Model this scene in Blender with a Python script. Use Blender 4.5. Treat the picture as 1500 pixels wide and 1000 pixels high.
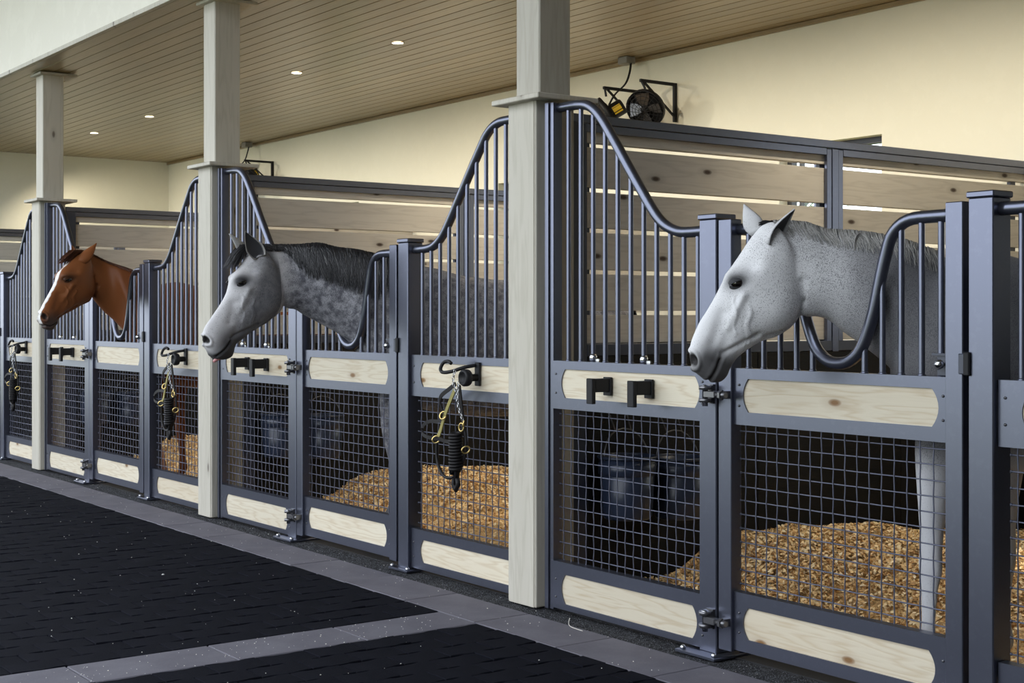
import bpy, bmesh, math, random
import numpy as np
from mathutils import Vector, Matrix, noise

for o in list(bpy.data.objects):
    bpy.data.objects.remove(o)
S = bpy.context.scene
COL = S.collection
R = math.radians
random.seed(7)

# ------------------------------------------------------------------ camera, sky, sun, exposure
FPX = 2080.0
cam_d = bpy.data.cameras.new('camera')
cam = bpy.data.objects.new('camera', cam_d)
COL.objects.link(cam)
cam_d.sensor_width = 36.0
cam_d.lens = FPX / 1500 * 36.0
cam_d.shift_y = -39.0 / 1500
cam_d.clip_start = 0.05
cam_d.clip_end = 300
cam.location = (3.01715, -4.1171, 1.40888)
YAW = math.atan(1509 / FPX)
cam.rotation_euler = (R(90), 0, R(90) - YAW)
S.camera = cam

W = bpy.data.worlds.new('sky')
S.world = W
W.use_nodes = True
wnt = W.node_tree
wnt.nodes.clear()
w_out = wnt.nodes.new('ShaderNodeOutputWorld')
w_bg = wnt.nodes.new('ShaderNodeBackground')
w_bg.inputs['Color'].default_value = (0.86, 0.92, 1.0, 1)
w_bg.inputs['Strength'].default_value = 2.8
wnt.links.new(w_bg.outputs[0], w_out.inputs[0])

sun_d = bpy.data.lights.new('sun', 'SUN')
sun_d.energy = 6.0
sun_d.angle = R(1.0)
sun_d.color = (1.0, 0.93, 0.80)
sun = bpy.data.objects.new('sun', sun_d)
COL.objects.link(sun)
sun.location = (4, 14, 14)
sun.rotation_euler = Vector((-0.25, -0.62, -0.74)).to_track_quat('-Z', 'Y').to_euler()

S.view_settings.view_transform = 'Standard'
S.view_settings.look = 'None'
S.view_settings.gamma = 1.0
S.view_settings.use_curve_mapping = False
S.view_settings.exposure = 0.25
S.cycles.max_bounces = 8
S.cycles.diffuse_bounces = 4
S.cycles.glossy_bounces = 3
S.cycles.transparent_max_bounces = 12
S.cycles.sample_clamp_indirect = 4.0
S.cycles.use_denoising = True

# ------------------------------------------------------------------ materials
def newmat(name):
    m = bpy.data.materials.new(name)
    m.use_nodes = True
    nt = m.node_tree
    return m, nt, nt.nodes['Principled BSDF']

def nd(nt, typ, **kw):
    n = nt.nodes.new(typ)
    for k, v in kw.items():
        if k.startswith('_'):
            setattr(n, k[1:], v)
        else:
            n.inputs[k.replace('~', ' ')].default_value = v
    return n

def ramp(nt, stops, interp='LINEAR'):
    n = nt.nodes.new('ShaderNodeValToRGB')
    n.color_ramp.interpolation = interp
    cr = n.color_ramp
    while len(cr.elements) < len(stops):
        cr.elements.new(0.5)
    for e, (p, c) in zip(cr.elements, stops):
        e.position = p
        e.color = (*c, 1) if len(c) == 3 else c
    return n

def mixc(nt, a, b, fac, mode='MIX'):
    n = nt.nodes.new('ShaderNodeMix')
    n.data_type = 'RGBA'
    n.blend_type = mode
    for sock, val in ((n.inputs[0], fac), (n.inputs[6], a), (n.inputs[7], b)):
        if isinstance(val, bpy.types.NodeSocket):
            nt.links.new(val, sock)
        elif isinstance(val, (int, float)):
            sock.default_value = val
        else:
            sock.default_value = (*val, 1)
    return n.outputs[2]

def bump(nt, p, height, strength=0.3, dist=0.01):
    b = nd(nt, 'ShaderNodeBump', Strength=strength, Distance=dist)
    nt.links.new(height, b.inputs['Height'])
    nt.links.new(b.outputs[0], p.inputs['Normal'])

def plain(name, col, rough=0.5, metal=0.0, spec=0.5, coat=0.0):
    m, nt, p = newmat(name)
    p.inputs['Base Color'].default_value = (*col, 1)
    p.inputs['Roughness'].default_value = rough
    p.inputs['Metallic'].default_value = metal
    p.inputs['Specular IOR Level'].default_value = spec
    p.inputs['Coat Weight'].default_value = coat
    return m

def objcoord(nt, scale, rand=True):
    tc = nt.nodes.new('ShaderNodeTexCoord')
    out = tc.outputs['Object']
    if rand:
        oi = nt.nodes.new('ShaderNodeObjectInfo')
        mu = nd(nt, 'ShaderNodeMath', _operation='MULTIPLY')
        mu.inputs[1].default_value = 37.0
        nt.links.new(oi.outputs['Random'], mu.inputs[0])
        ad = nd(nt, 'ShaderNodeVectorMath', _operation='ADD')
        nt.links.new(out, ad.inputs[0])
        nt.links.new(mu.outputs[0], ad.inputs[1])
        out = ad.outputs[0]
    mp = nd(nt, 'ShaderNodeMapping')
    mp.inputs['Scale'].default_value = scale
    nt.links.new(out, mp.inputs['Vector'])
    return mp.outputs[0]

def wood(name, dark, light, axis, rough=0.55, knots=0.5, contrast=0.5, coat=0.0, ringscale=26, island=0.0, knotcol=(0.10, 0.05, 0.02), weather=None):
    """sawn softwood: grain runs along `axis`, growth rings, streaks, scattered knots"""
    m, nt, p = newmat(name)
    sc = [1.0, 1.0, 1.0]
    sc[axis] = 0.09
    v = objcoord(nt, sc)
    wv = nd(nt, 'ShaderNodeTexNoise', Scale=9.0, Detail=3.0, Roughness=0.55)
    nt.links.new(v, wv.inputs['Vector'])
    rg = nd(nt, 'ShaderNodeMath', _operation='MULTIPLY')
    rg.inputs[1].default_value = ringscale
    nt.links.new(wv.outputs['Fac'], rg.inputs[0])
    sn = nd(nt, 'ShaderNodeMath', _operation='PINGPONG')
    sn.inputs[1].default_value = 1.0
    nt.links.new(rg.outputs[0], sn.inputs[0])
    fine = nd(nt, 'ShaderNodeTexNoise', Scale=150.0, Detail=2.0)
    nt.links.new(v, fine.inputs['Vector'])
    mx = nd(nt, 'ShaderNodeMath', _operation='MULTIPLY_ADD')
    mx.inputs[1].default_value = 0.6
    nt.links.new(sn.outputs[0], mx.inputs[0])
    m2 = nd(nt, 'ShaderNodeMath', _operation='MULTIPLY')
    m2.inputs[1].default_value = 0.4
    nt.links.new(fine.outputs['Fac'], m2.inputs[0])
    nt.links.new(m2.outputs[0], mx.inputs[2])
    mid = tuple(l * (1 - contrast) + d * contrast for l, d in zip(light, dark))
    rp = ramp(nt, [(0.12, mid), (0.55, light), (0.95, light)])
    nt.links.new(mx.outputs[0], rp.inputs[0])
    col = rp.outputs[0]
    # broad stain
    st = nd(nt, 'ShaderNodeTexNoise', Scale=3.0, Detail=3.0)
    nt.links.new(v, st.inputs['Vector'])
    r3 = ramp(nt, [(0.35, (0, 0, 0)), (0.75, (1, 1, 1))])
    nt.links.new(st.outputs['Fac'], r3.inputs[0])
    col = mixc(nt, col, weather or dark, mixf(nt, r3.outputs[0], 0.35))
    if knots > 0:
        kv = objcoord(nt, (1, 1, 1))
        sx = nd(nt, 'ShaderNodeSeparateXYZ')
        nt.links.new(kv, sx.inputs[0])
        oth = [i for i in range(3) if i != axis]
        sm = nd(nt, 'ShaderNodeMath', _operation='ADD')
        nt.links.new(sx.outputs[oth[0]], sm.inputs[0])
        nt.links.new(sx.outputs[oth[1]], sm.inputs[1])
        cb = nd(nt, 'ShaderNodeCombineXYZ')
        nt.links.new(mixf(nt, sx.outputs[axis], 2.4), cb.inputs[0])
        nt.links.new(mixf(nt, sm.outputs[0], 5.5), cb.inputs[1])
        vo = nd(nt, 'ShaderNodeTexVoronoi', Scale=1.0, Randomness=1.0)
        vo.voronoi_dimensions = '2D'
        nt.links.new(cb.outputs[0], vo.inputs['Vector'])
        r4 = ramp(nt, [(0.035, (1, 1, 1)), (0.065, (0.7, 0.7, 0.7)), (0.085, (0.22, 0.22, 0.22)), (0.20, (0, 0, 0))])
        nt.links.new(vo.outputs['Distance'], r4.inputs[0])
        sep = nd(nt, 'ShaderNodeSeparateColor')
        nt.links.new(vo.outputs['Color'], sep.inputs[0])
        gt = nd(nt, 'ShaderNodeMath', _operation='GREATER_THAN')
        gt.inputs[1].default_value = 1.0 - knots
        nt.links.new(sep.outputs[0], gt.inputs[0])
        mm = nd(nt, 'ShaderNodeMath', _operation='MULTIPLY')
        nt.links.new(r4.outputs[0], mm.inputs[0])
        nt.links.new(gt.outputs[0], mm.inputs[1])
        col = mixc(nt, col, knotcol, mm.outputs[0])
    oi = nt.nodes.new('ShaderNodeObjectInfo')
    rr = ramp(nt, [(0.0, (0.86, 0.85, 0.83)), (1.0, (1.08, 1.07, 1.05))])
    nt.links.new(oi.outputs['Random'], rr.inputs[0])
    col = mixc(nt, col, rr.outputs[0], 1.0, 'MULTIPLY')
    nt.links.new(col, p.inputs['Base Color'])
    p.inputs['Roughness'].default_value = rough
    p.inputs['Coat Weight'].default_value = coat
    p.inputs['Coat Roughness'].default_value = 0.28
    bump(nt, p, mx.outputs[0], 0.12, 0.004)
    return m

def mixf(nt, sock, k):
    n = nd(nt, 'ShaderNodeMath', _operation='MULTIPLY')
    n.inputs[1].default_value = k
    nt.links.new(sock, n.inputs[0])
    return n.outputs[0]

def speckle(name, base, spot, scale, thr, rough, bumps=0.0, base2=None):
    m, nt, p = newmat(name)
    v = objcoord(nt, (1, 1, 1), rand=False)
    n = nd(nt, 'ShaderNodeTexNoise', Scale=scale, Detail=4.0, Roughness=0.7)
    nt.links.new(v, n.inputs['Vector'])
    r = ramp(nt, [(thr, (0, 0, 0)), (thr + 0.06, (1, 1, 1))])
    nt.links.new(n.outputs['Fac'], r.inputs[0])
    b = base
    if base2:
        n2 = nd(nt, 'ShaderNodeTexNoise', Scale=3.0, Detail=5.0, Roughness=0.65)
        nt.links.new(v, n2.inputs['Vector'])
        r2 = ramp(nt, [(0.35, (0, 0, 0)), (0.65, (1, 1, 1))])
        nt.links.new(n2.outputs['Fac'], r2.inputs[0])
        b = mixc(nt, base, base2, r2.outputs[0])
    c = mixc(nt, b, spot, r.outputs[0])
    nt.links.new(c, p.inputs['Base Color'])
    p.inputs['Roughness'].default_value = rough
    if bumps:
        bump(nt, p, n.outputs['Fac'], bumps, 0.01)
    return m

M = {}
M['steel'] = speckle('powder_coated_steel', (0.146, 0.157, 0.206), (0.153, 0.164, 0.214), 30, 0.55, 0.29)
M['steel'].node_tree.nodes['Principled BSDF'].inputs['Metallic'].default_value = 0.88
M['steel_dark'] = plain('dark_steel', (0.045, 0.052, 0.075), 0.42)
M['wire'] = plain('wire_steel', (0.10, 0.108, 0.15), 0.38, 0.5)
M['chrome'] = plain('zinc', (0.55, 0.56, 0.58), 0.25, 1.0)
M['hinge'] = plain('hinge_steel', (0.16, 0.16, 0.17), 0.3, 0.8)
M['black'] = plain('black_paint', (0.010, 0.010, 0.012), 0.5, spec=0.25)
M['plank'] = wood('pale_pine', (0.42, 0.31, 0.18), (0.64, 0.59, 0.475), 0, 0.55, 0.42, 0.50, ringscale=24, knotcol=(0.20, 0.10, 0.03))
M['board'] = wood('weathered_board', (0.38, 0.345, 0.305), (0.58, 0.545, 0.49), 1, 0.7, 0.30, 0.45, ringscale=16, knotcol=(0.05, 0.03, 0.02), weather=(0.45, 0.43, 0.40))
M['column'] = wood('whitewashed_timber', (0.29, 0.265, 0.205), (0.475, 0.452, 0.395), 2, 0.55, 0.16, 0.35, ringscale=14, knotcol=(0.13, 0.11, 0.09))
M['ceil'] = wood('varnished_ceiling_board', (0.16, 0.105, 0.048), (0.31, 0.232, 0.120), 0, 0.38, 0.0, 0.35, coat=0.35, ringscale=12)
M['mat'] = None
M['wall'] = speckle('cream_plaster', (0.75, 0.73, 0.61), (0.76, 0.74, 0.62), 6, 0.5, 0.75)
M['white_wall'] = speckle('white_plaster', (0.80, 0.77, 0.69), (0.82, 0.79, 0.71), 4, 0.5, 0.8)
M['kerb'] = speckle('grey_kerb_slab', (0.080, 0.076, 0.096), (0.16, 0.16, 0.185), 90, 0.62, 0.75, 0.15, base2=(0.115, 0.111, 0.134))
M['paver'] = speckle('black_rubber_paver', (0.0044, 0.0049, 0.0080), (0.015, 0.015, 0.021), 160, 0.70, 0.9, 0.25, base2=(0.0068, 0.0074, 0.0115))
M['paver'].node_tree.nodes['Principled BSDF'].inputs['Specular IOR Level'].default_value = 0.05
M['granule'] = speckle('rubber_granules', (0.010, 0.011, 0.014), (0.22, 0.23, 0.26), 190, 0.555, 0.85, 0.9)
M['joint'] = plain('joint_sand', (0.006, 0.006, 0.008), 0.9)
M['concrete'] = plain('concrete', (0.02, 0.02, 0.022), 0.9)
M['leather'] = plain('black_leather', (0.010, 0.009, 0.010), 0.5, spec=0.2)
M['brass'] = plain('brass', (0.72, 0.55, 0.22), 0.28, 1.0)
M['strap'] = plain('olive_strap', (0.24, 0.21, 0.06), 0.6)
M['bucket'] = plain('dark_blue_plastic', (0.018, 0.026, 0.05), 0.32)
M['yellow'] = plain('yellow_label', (0.75, 0.50, 0.02), 0.6)
M['paper'] = plain('white_label', (0.75, 0.75, 0.78), 0.6)
M['grey_plastic'] = plain('grey_box', (0.24, 0.23, 0.21), 0.5)
M['window_frame'] = plain('window_frame', (0.045, 0.045, 0.05), 0.4)
M['eye'] = plain('eye', (0.008, 0.005, 0.004), 0.06, coat=1.0)
M['tongue'] = plain('tongue', (0.50, 0.22, 0.22), 0.35)

def _rubber():
    m, nt, p = newmat('ribbed_rubber')
    v = objcoord(nt, (1, 1, 1), rand=False)
    w = nd(nt, 'ShaderNodeTexWave', Scale=48.0, Distortion=0.0)
    w.bands_direction = 'Z'
    nt.links.new(v, w.inputs['Vector'])
    p.inputs['Base Color'].default_value = (0.005, 0.0047, 0.0046, 1)
    p.inputs['Roughness'].default_value = 0.6
    p.inputs['Specular IOR Level'].default_value = 0.25
    bump(nt, p, w.outputs['Fac'], 0.3, 0.004)
    return m
M['mat'] = _rubber()

def _glass():
    m = bpy.data.materials.new('window_glass')
    m.use_nodes = True
    nt = m.node_tree
    nt.nodes.clear()
    o = nt.nodes.new('ShaderNodeOutputMaterial')
    mx = nt.nodes.new('ShaderNodeMixShader')
    t = nt.nodes.new('ShaderNodeBsdfTransparent')
    t.inputs[0].default_value = (0.95, 0.97, 0.96, 1)
    g = nt.nodes.new('ShaderNodeBsdfGlossy')
    g.inputs['Roughness'].default_value = 0.02
    mx.inputs[0].default_value = 0.06
    nt.links.new(t.outputs[0], mx.inputs[1])
    nt.links.new(g.outputs[0], mx.inputs[2])
    nt.links.new(mx.outputs[0], o.inputs[0])
    return m
M['glass'] = _glass()

def _emit(name, col, s):
    m, nt, p = newmat(name)
    p.inputs['Base Color'].default_value = (0.8, 0.8, 0.8, 1)
    p.inputs['Emission Color'].default_value = (*col, 1)
    p.inputs['Emission Strength'].default_value = s
    return m
M['lamp'] = _emit('lamp_lens', (1.0, 0.86, 0.62), 9.0)

def _chips(name, stops):
    m, nt, p = newmat(name)
    g = nt.nodes.new('ShaderNodeNewGeometry')
    r = ramp(nt, stops)
    nt.links.new(g.outputs['Random Per Island'], r.inputs[0])
    nt.links.new(r.outputs[0], p.inputs['Base Color'])
    p.inputs['Roughness'].default_value = 0.7
    return m
M['chips'] = _chips('pine_shavings', [(0.0, (0.36, 0.19, 0.07)), (0.3, (0.64, 0.41, 0.18)), (0.65, (0.80, 0.60, 0.32)), (1.0, (0.88, 0.76, 0.53))])
M['crumbs'] = _chips('loose_chips', [(0.0, (0.5, 0.5, 0.5)), (1.0, (0.85, 0.82, 0.7))])
M['bedding'] = speckle('bedding', (0.42, 0.26, 0.11), (0.65, 0.47, 0.22), 60, 0.5, 0.8, 0.6)
M['leaf'] = _chips('leaf', [(0.0, (0.03, 0.10, 0.01)), (0.6, (0.10, 0.22, 0.02)), (1.0, (0.25, 0.34, 0.04))])
M['lawn'] = speckle('lawn', (0.10, 0.115, 0.045), (0.15, 0.165, 0.07), 20, 0.5, 0.9)
M['dark_wall'] = plain('light_blocking_wall', (0.06, 0.055, 0.05), 0.8)  # for the added wall that keeps the right side dark
M['unseen_roof'] = plain('dark_soffit', (0.30, 0.30, 0.31), 0.8)

# ------------------------------------------------------------------ mesh builder
class MB:
    def __init__(s):
        s.v = []
        s.f = []
        s.s = []
    def add(s, verts, faces, smooth=False):
        b = len(s.v)
        s.v.extend(tuple(map(float, q)) for q in verts)
        for f in faces:
            s.f.append(tuple(b + i for i in f))
            s.s.append(smooth)
    def box(s, x0, x1, y0, y1, z0, z1, bev=0.0):
        if bev <= 0:
            v = [(x, y, z) for z in (z0, z1) for y in (y0, y1) for x in (x0, x1)]
            s.add(v, [(0, 2, 3, 1), (4, 5, 7, 6), (0, 1, 5, 4), (2, 6, 7, 3), (0, 4, 6, 2), (1, 3, 7, 5)])
            return
        lo = (x0, y0, z0)
        hi = (x1, y1, z1)
        v = []
        idx = {}
        for sx in (0, 1):
            for sy in (0, 1):
                for sz in (0, 1):
                    sg = (sx, sy, sz)
                    for ax in range(3):
                        q = []
                        for k in range(3):
                            e = hi[k] if sg[k] else lo[k]
                            if k != ax:
                                e += -bev if sg[k] else bev
                            q.append(e)
                        idx[(sg, ax)] = len(v)
                        v.append(q)
        F = []
        for ax in range(3):
            a, b = [k for k in range(3) if k != ax]
            for sd in (0, 1):
                c = []
                for ca, cb in ((0, 0), (1, 0), (1, 1), (0, 1)):
                    sg = [0, 0, 0]
                    sg[ax] = sd
                    sg[a] = ca
                    sg[b] = cb
                    c.append(idx[(tuple(sg), ax)])
                flip = (sd == 0) != (ax == 1)
                F.append(c[::-1] if flip else c)
        for ax in range(3):
            a, b = [k for k in range(3) if k != ax]
            for ca in (0, 1):
                for cb in (0, 1):
                    s0 = [0, 0, 0]
                    s1 = [0, 0, 0]
                    s1[ax] = 1
                    for t in (s0, s1):
                        t[a] = ca
                        t[b] = cb
                    s0 = tuple(s0)
                    s1 = tuple(s1)
                    c = [idx[(s0, a)], idx[(s1, a)], idx[(s1, b)], idx[(s0, b)]]
                    F.append(c)
        for sx in (0, 1):
            for sy in (0, 1):
                for sz in (0, 1):
                    F.append([idx[((sx, sy, sz), k)] for k in range(3)])
        s.add(v, F)
    def tube(s, path, r, n=8, caps=True, closed=False, smooth=True):
        P = [Vector(p) for p in path]
        m = len(P)
        rr = r if isinstance(r, (list, tuple)) else [r] * m
        T = []
        for i in range(m):
            if closed:
                d = P[(i + 1) % m] - P[i - 1]
            else:
                d = P[min(i + 1, m - 1)] - P[max(i - 1, 0)]
            T.append(d.normalized())
        up = Vector((0, 0, 1)) if abs(T[0].z) < 0.9 else Vector((1, 0, 0))
        nrm = (up - T[0] * up.dot(T[0])).normalized()
        v = []
        for i in range(m):
            nrm = (nrm - T[i] * nrm.dot(T[i]))
            nrm.normalize()
            bi = T[i].cross(nrm)
            for k in range(n):
                a = 2 * math.pi * k / n
                v.append(P[i] + (nrm * math.cos(a) + bi * math.sin(a)) * rr[i])
        F = []
        seg = m if closed else m - 1
        for i in range(seg):
            j = (i + 1) % m
            for k in range(n):
                k2 = (k + 1) % n
                F.append((i * n + k, i * n + k2, j * n + k2, j * n + k))
        s.add(v, F, smooth)
        if caps and not closed:
            b = len(s.v) - m * n
            s.f.append(tuple(b + k for k in range(n))[::-1])
            s.s.append(False)
            s.f.append(tuple(b + (m - 1) * n + k for k in range(n)))
            s.s.append(False)
    def strap(s, path, w, th, wd=None):
        """flat band along a path; wd = direction of its width"""
        P = [Vector(p) for p in path]
        m = len(P)
        v = []
        for i in range(m):
            d = (P[min(i + 1, m - 1)] - P[max(i - 1, 0)]).normalized()
            a = Vector(wd) if wd else Vector((0, 1, 0))
            a = (a - d * a.dot(d)).normalized()
            b = d.cross(a).normalized()
            for sa, sb in ((-1, -1), (1, -1), (1, 1), (-1, 1)):
                v.append(P[i] + a * (sa * w / 2) + b * (sb * th / 2))
        F = []
        for i in range(m - 1):
            for k in range(4):
                k2 = (k + 1) % 4
                F.append((i * 4 + k, i * 4 + k2, i * 4 + 4 + k2, i * 4 + 4 + k))
        F.append((3, 2, 1, 0))
        e = (m - 1) * 4
        F.append((e, e + 1, e + 2, e + 3))
        s.add(v, F)
    def prism(s, outline, y0, y1):
        """outline in (x, z), extruded along y"""
        n = len(outline)
        v = [(x, y0, z) for x, z in outline] + [(x, y1, z) for x, z in outline]
        F = [tuple(range(n)), tuple(range(2 * n - 1, n - 1, -1))]
        for i in range(n):
            j = (i + 1) % n
            F.append((i, i + n, j + n, j))
        s.add(v, F)
    def lathe(s, prof, c, axis=(0, 0, 1), n=20, smooth=True):
        """prof = [(radius, height)] about `axis` through c"""
        c = Vector(c)
        q = Vector((0, 0, 1)).rotation_difference(Vector(axis))
        v = []
        for r_, h in prof:
            for k in range(n):
                a = 2 * math.pi * k / n
                v.append(c + q @ Vector((r_ * math.cos(a), r_ * math.sin(a), h)))
        F = []
        for i in range(len(prof) - 1):
            for k in range(n):
                k2 = (k + 1) % n
                F.append((i * n + k, i * n + k2, (i + 1) * n + k2, (i + 1) * n + k))
        s.add(v, F, smooth)
        b = len(s.v) - len(v)
        for i, flip in ((0, True), (len(prof) - 1, False)):
            if prof[i][0] > 1e-4:
                t = tuple(b + i * n + k for k in range(n))
                s.f.append(t[::-1] if flip else t)
                s.s.append(False)
    def mesh(s, name, mat, origin=(0, 0, 0), fix=True):
        me = bpy.data.meshes.new(name)
        ox, oy, oz = origin
        me.from_pydata([(x - ox, y - oy, z - oz) for x, y, z in s.v], [], s.f)
        if fix:
            bm = bmesh.new()
            bm.from_mesh(me)
            sm = s.s
            bm.faces.ensure_lookup_table()
            bmesh.ops.recalc_face_normals(bm, faces=bm.faces)
            bm.to_mesh(me)
            bm.free()
        me.polygons.foreach_set('use_smooth', s.s)
        me.materials.append(mat)
        me.update()
        return me

def link(name, data, parent=None, loc=None):
    o = bpy.data.objects.new(name, data)
    COL.objects.link(o)
    if parent is not None:
        o.parent = parent
    if loc is not None:
        o.location = loc
    return o

def tag(o, label=None, cat=None, group=None, kind=None):
    if label:
        o['label'] = label
    if cat:
        o['category'] = cat
    if group:
        o['group'] = group
    if kind:
        o['kind'] = kind
    return o

def thing(name, loc, label, cat, group=None, rz=0.0):
    o = link(name, None, None, loc)
    o.empty_display_size = 0.1
    o.rotation_euler = (0, 0, rz)
    return tag(o, label, cat, group)

def struct(name, mb, mat, parent=None):
    o = link(name, mb.mesh(name, mat), parent)
    if parent is None:
        o['kind'] = 'structure'
    return o

def one(fn, *a, **k):
    mb = MB()
    getattr(mb, fn)(*a, **k)
    return mb

# ------------------------------------------------------------------ layout constants (metres)
PITCH = 3.736
XL, XR = -16.64, 5.0            # end walls
YB = 3.975                      # back wall
ZC = 3.62                       # stall ceiling
PART = -2.50                    # centre of the first partition

# ------------------------------------------------------------------ setting: floor, walls, ceiling, roof
floor = struct('floor', one('box', XL - 6, 9, -5.6, 4.2, -0.12, -0.022), M['joint'])
struct('ground', one('box', -70, 60, -60, 60, -0.40, -0.13), M['lawn'])
fl = MB()
fl.box(XL, 4.6, 0.06, YB, -0.022, 0.0)
link('stall_floor', fl.mesh('stall_floor', M['concrete']), floor)

# windows: one per stall in the back wall
win_x = [(-4.63 - PITCH * k, -3.64 - PITCH * k) for k in (-1, 0, 1, 2, 3)]
WZ0, WZ1 = 1.35, 2.70
win_x.sort()
wb = MB()
cur = XL - 0.2
for a, b in win_x:
    wb.box(cur, a, YB, YB + 0.2, -0.1, ZC + 0.1)
    wb.box(a, b, YB, YB + 0.2, -0.1, WZ0)
    wb.box(a, b, YB, YB + 0.2, WZ1, ZC + 0.1)
    cur = b
wb.box(cur, 5.2, YB, YB + 0.2, -0.1, ZC + 0.1)
wall_back = struct('wall_back', wb, M['wall'])
struct('wall_left', one('box', XL - 0.2, XL, -0.35, YB, -0.1, ZC + 0.1), M['wall'])
struct('added_wall_right', one('box', 3.5, 3.7, -9.0, YB, -0.1, 5.2), M['dark_wall'])  # out of view, added to keep light off faces turned right
# white wall above the stall fronts and its wooden edge trim
struct('wall_front', one('box', XL - 2, 3.5, -0.205, -0.165, ZC + 0.03, 5.1), M['white_wall'])
struct('trim_1', one('box', XL - 2, 3.5, -0.211, -0.171, ZC - 0.006, ZC + 0.03, 0.003), M['column'])
struct('trim_2', one('box', XL, 3.5, YB - 0.035, YB - 0.002, ZC - 0.035, ZC - 0.001, 0.004), M['ceil'])
struct('unseen_roof', one('box', XL - 2, 5.0, -3.0, 0.0, 5.1, 5.25), M['unseen_roof'])  # over the aisle, out of view; added and sized to limit top light
struct('stall_roof', one('box', XL - 0.4, 5.0, -0.04, YB + 0.9, ZC + 0.06, ZC + 0.2), M['unseen_roof'])

# rubber kick panels along the back wall
x = XL + 0.02
while x < 4.5:
    x1 = min(x + 1.22, 4.6)
    link('rubber_mat', one('box', x, x1 - 0.006, YB - 0.02, YB - 0.002, 0.0, 1.2, 0.003).mesh('rubber_mat', M['mat']), wall_back)
    x = x1

for i, (a, b) in enumerate(win_x):
    f = MB()
    t = 0.045
    y0, y1 = YB + 0.09, YB + 0.15
    f.box(a, a + t, y0, y1, WZ0, WZ1)
    f.box(b - t, b, y0, y1, WZ0, WZ1)
    f.box(a + t, b - t, y0, y1, WZ0, WZ0 + t)
    f.box(a + t, b - t, y0, y1, WZ1 - t, WZ1)
    f.box(a + 0.115, a + 0.135, y0 + 0.01, y1 - 0.01, WZ0 + t, WZ1 - t)
    w = struct('window_%d' % (i + 1), f, M['window_frame'])
    link('pane', one('box', a + t, b - t, y0 + 0.027, y0 + 0.033, WZ0 + t, WZ1 - t).mesh('pane', M['glass']), w)

# tongue-and-groove ceiling
ceil = struct('ceiling', one('box', XL, 3.5, -0.165, YB, ZC + 0.018, ZC + 0.05), M['black'])
nb = 32
bw = (YB + 0.165) / nb
cb = MB()
bb = 0.006
prof = [(-bw / 2 + 0.001, ZC + 0.018), (-bw / 2 + 0.001, ZC + 0.006), (-bw / 2 + bb, ZC), (bw / 2 - bb, ZC), (bw / 2 - 0.001, ZC + 0.006), (bw / 2 - 0.001, ZC + 0.018)]
v = [(xx, y, z) for xx in (XL, 3.5) for y, z in prof]
n = len(prof)
cb.add(v, [tuple(range(n)), tuple(range(2 * n - 1, n - 1, -1))] + [(i, (i + 1) % n, n + (i + 1) % n, n + i) for i in range(n)])
cbm = cb.mesh('ceiling_board', M['ceil'])
for i in range(nb):
    link('ceiling_board', cbm, ceil, (0, -0.165 + bw * (i + 0.5), 0))

# ------------------------------------------------------------------ aisle paving
KX0, KX1 = -2.645, -2.335       # cross strip of kerb slabs
KY0, KY1 = -0.43, -0.115        # strip along the stall fronts
def slab(lx, ly):
    return one('box', -lx / 2, lx / 2, -ly / 2, ly / 2, -0.03, 0.0, 0.004).mesh('kerb_slab', M['kerb'])
sl = slab(0.606, KY1 - KY0)
x = -17.0
while x < 4.4:
    link('kerb_slab', sl, floor, (x + 0.305, (KY0 + KY1) / 2, random.uniform(-0.0012, 0.0012)))
    x += 0.61
sl2 = slab(KX1 - KX0, 0.60)
for k in range(7):
    link('kerb_slab', sl2, floor, ((KX0 + KX1) / 2, -1.3125 - 0.605 * k, random.uniform(-0.0012, 0.0012)))
link('kerb_slab', slab(KX1 - KX0, 0.572), floor, ((KX0 + KX1) / 2, -0.721, -0.0006))

gr = MB()
nx, ny = 1400, 9
xs = np.linspace(-15, 1.8, nx)
ys = np.linspace(KY1 + 0.002, 0.085, ny)
rng = np.random.default_rng(3)
gz = -0.006 + rng.uniform(-0.005, 0.004, (nx, ny))
gv = [(xs[i], ys[j], gz[i, j]) for i in range(nx) for j in range(ny)]
gr.add(gv, [(i * ny + j, (i + 1) * ny + j, (i + 1) * ny + j + 1, i * ny + j + 1) for i in range(nx - 1) for j in range(ny - 1)])
go = link('rubber_granules', gr.mesh('rubber_granules', M['granule']), floor)
go['kind'] = 'stuff'

PL, PW = 0.222, 0.152           # paver: length along y, width along x
def paver_outline(half=False):
    a = 0.006
    prof = [(-0.5, -a), (-0.33, -a), (-0.25, -a * 0.4), (-0.19, a * 0.5), (-0.11, a), (0.11, a), (0.19, a * 0.5), (0.25, -a * 0.4), (0.33, -a), (0.5, -a)]
    if half:
        prof = [(-0.5, -a), (-0.33, -a), (-0.25, -a * 0.4), (-0.19, a * 0.5), (-0.11, a), (0.0, a)]
    g = 0.0016
    left = [(-PW / 2 + g + dx, t * (PL - 2 * g)) for t, dx in prof]
    right = [(PW / 2 - g + dx, t * (PL - 2 * g)) for t, dx in prof]
    return right + left[::-1]
def paver_geo(mb, ox, oy, oz, tilt, half=False):
    o = paver_outline(half)
    n = len(o)
    v = []
    for inset, z in ((1.0, -0.02), (1.0, -0.004), (0.965, 0.0)):
        for px, py in o:
            v.append((ox + px * inset, oy + py * (1 - (1 - inset) * 0.7), oz + z + (px * tilt[0] + py * tilt[1] if z > -0.01 else 0)))
    F = []
    for L in (0, 1):
        for i in range(n):
            j = (i + 1) % n
            F.append((L * n + i, L * n + j, (L + 1) * n + j, (L + 1) * n + i))
    F.append(tuple(range(2 * n, 3 * n)))
    mb.add(v, F)
pm = MB()
paver_geo(pm, 0, 0, 0, (0, 0))
paver_mesh = pm.mesh('paver', M['paver'])
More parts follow.
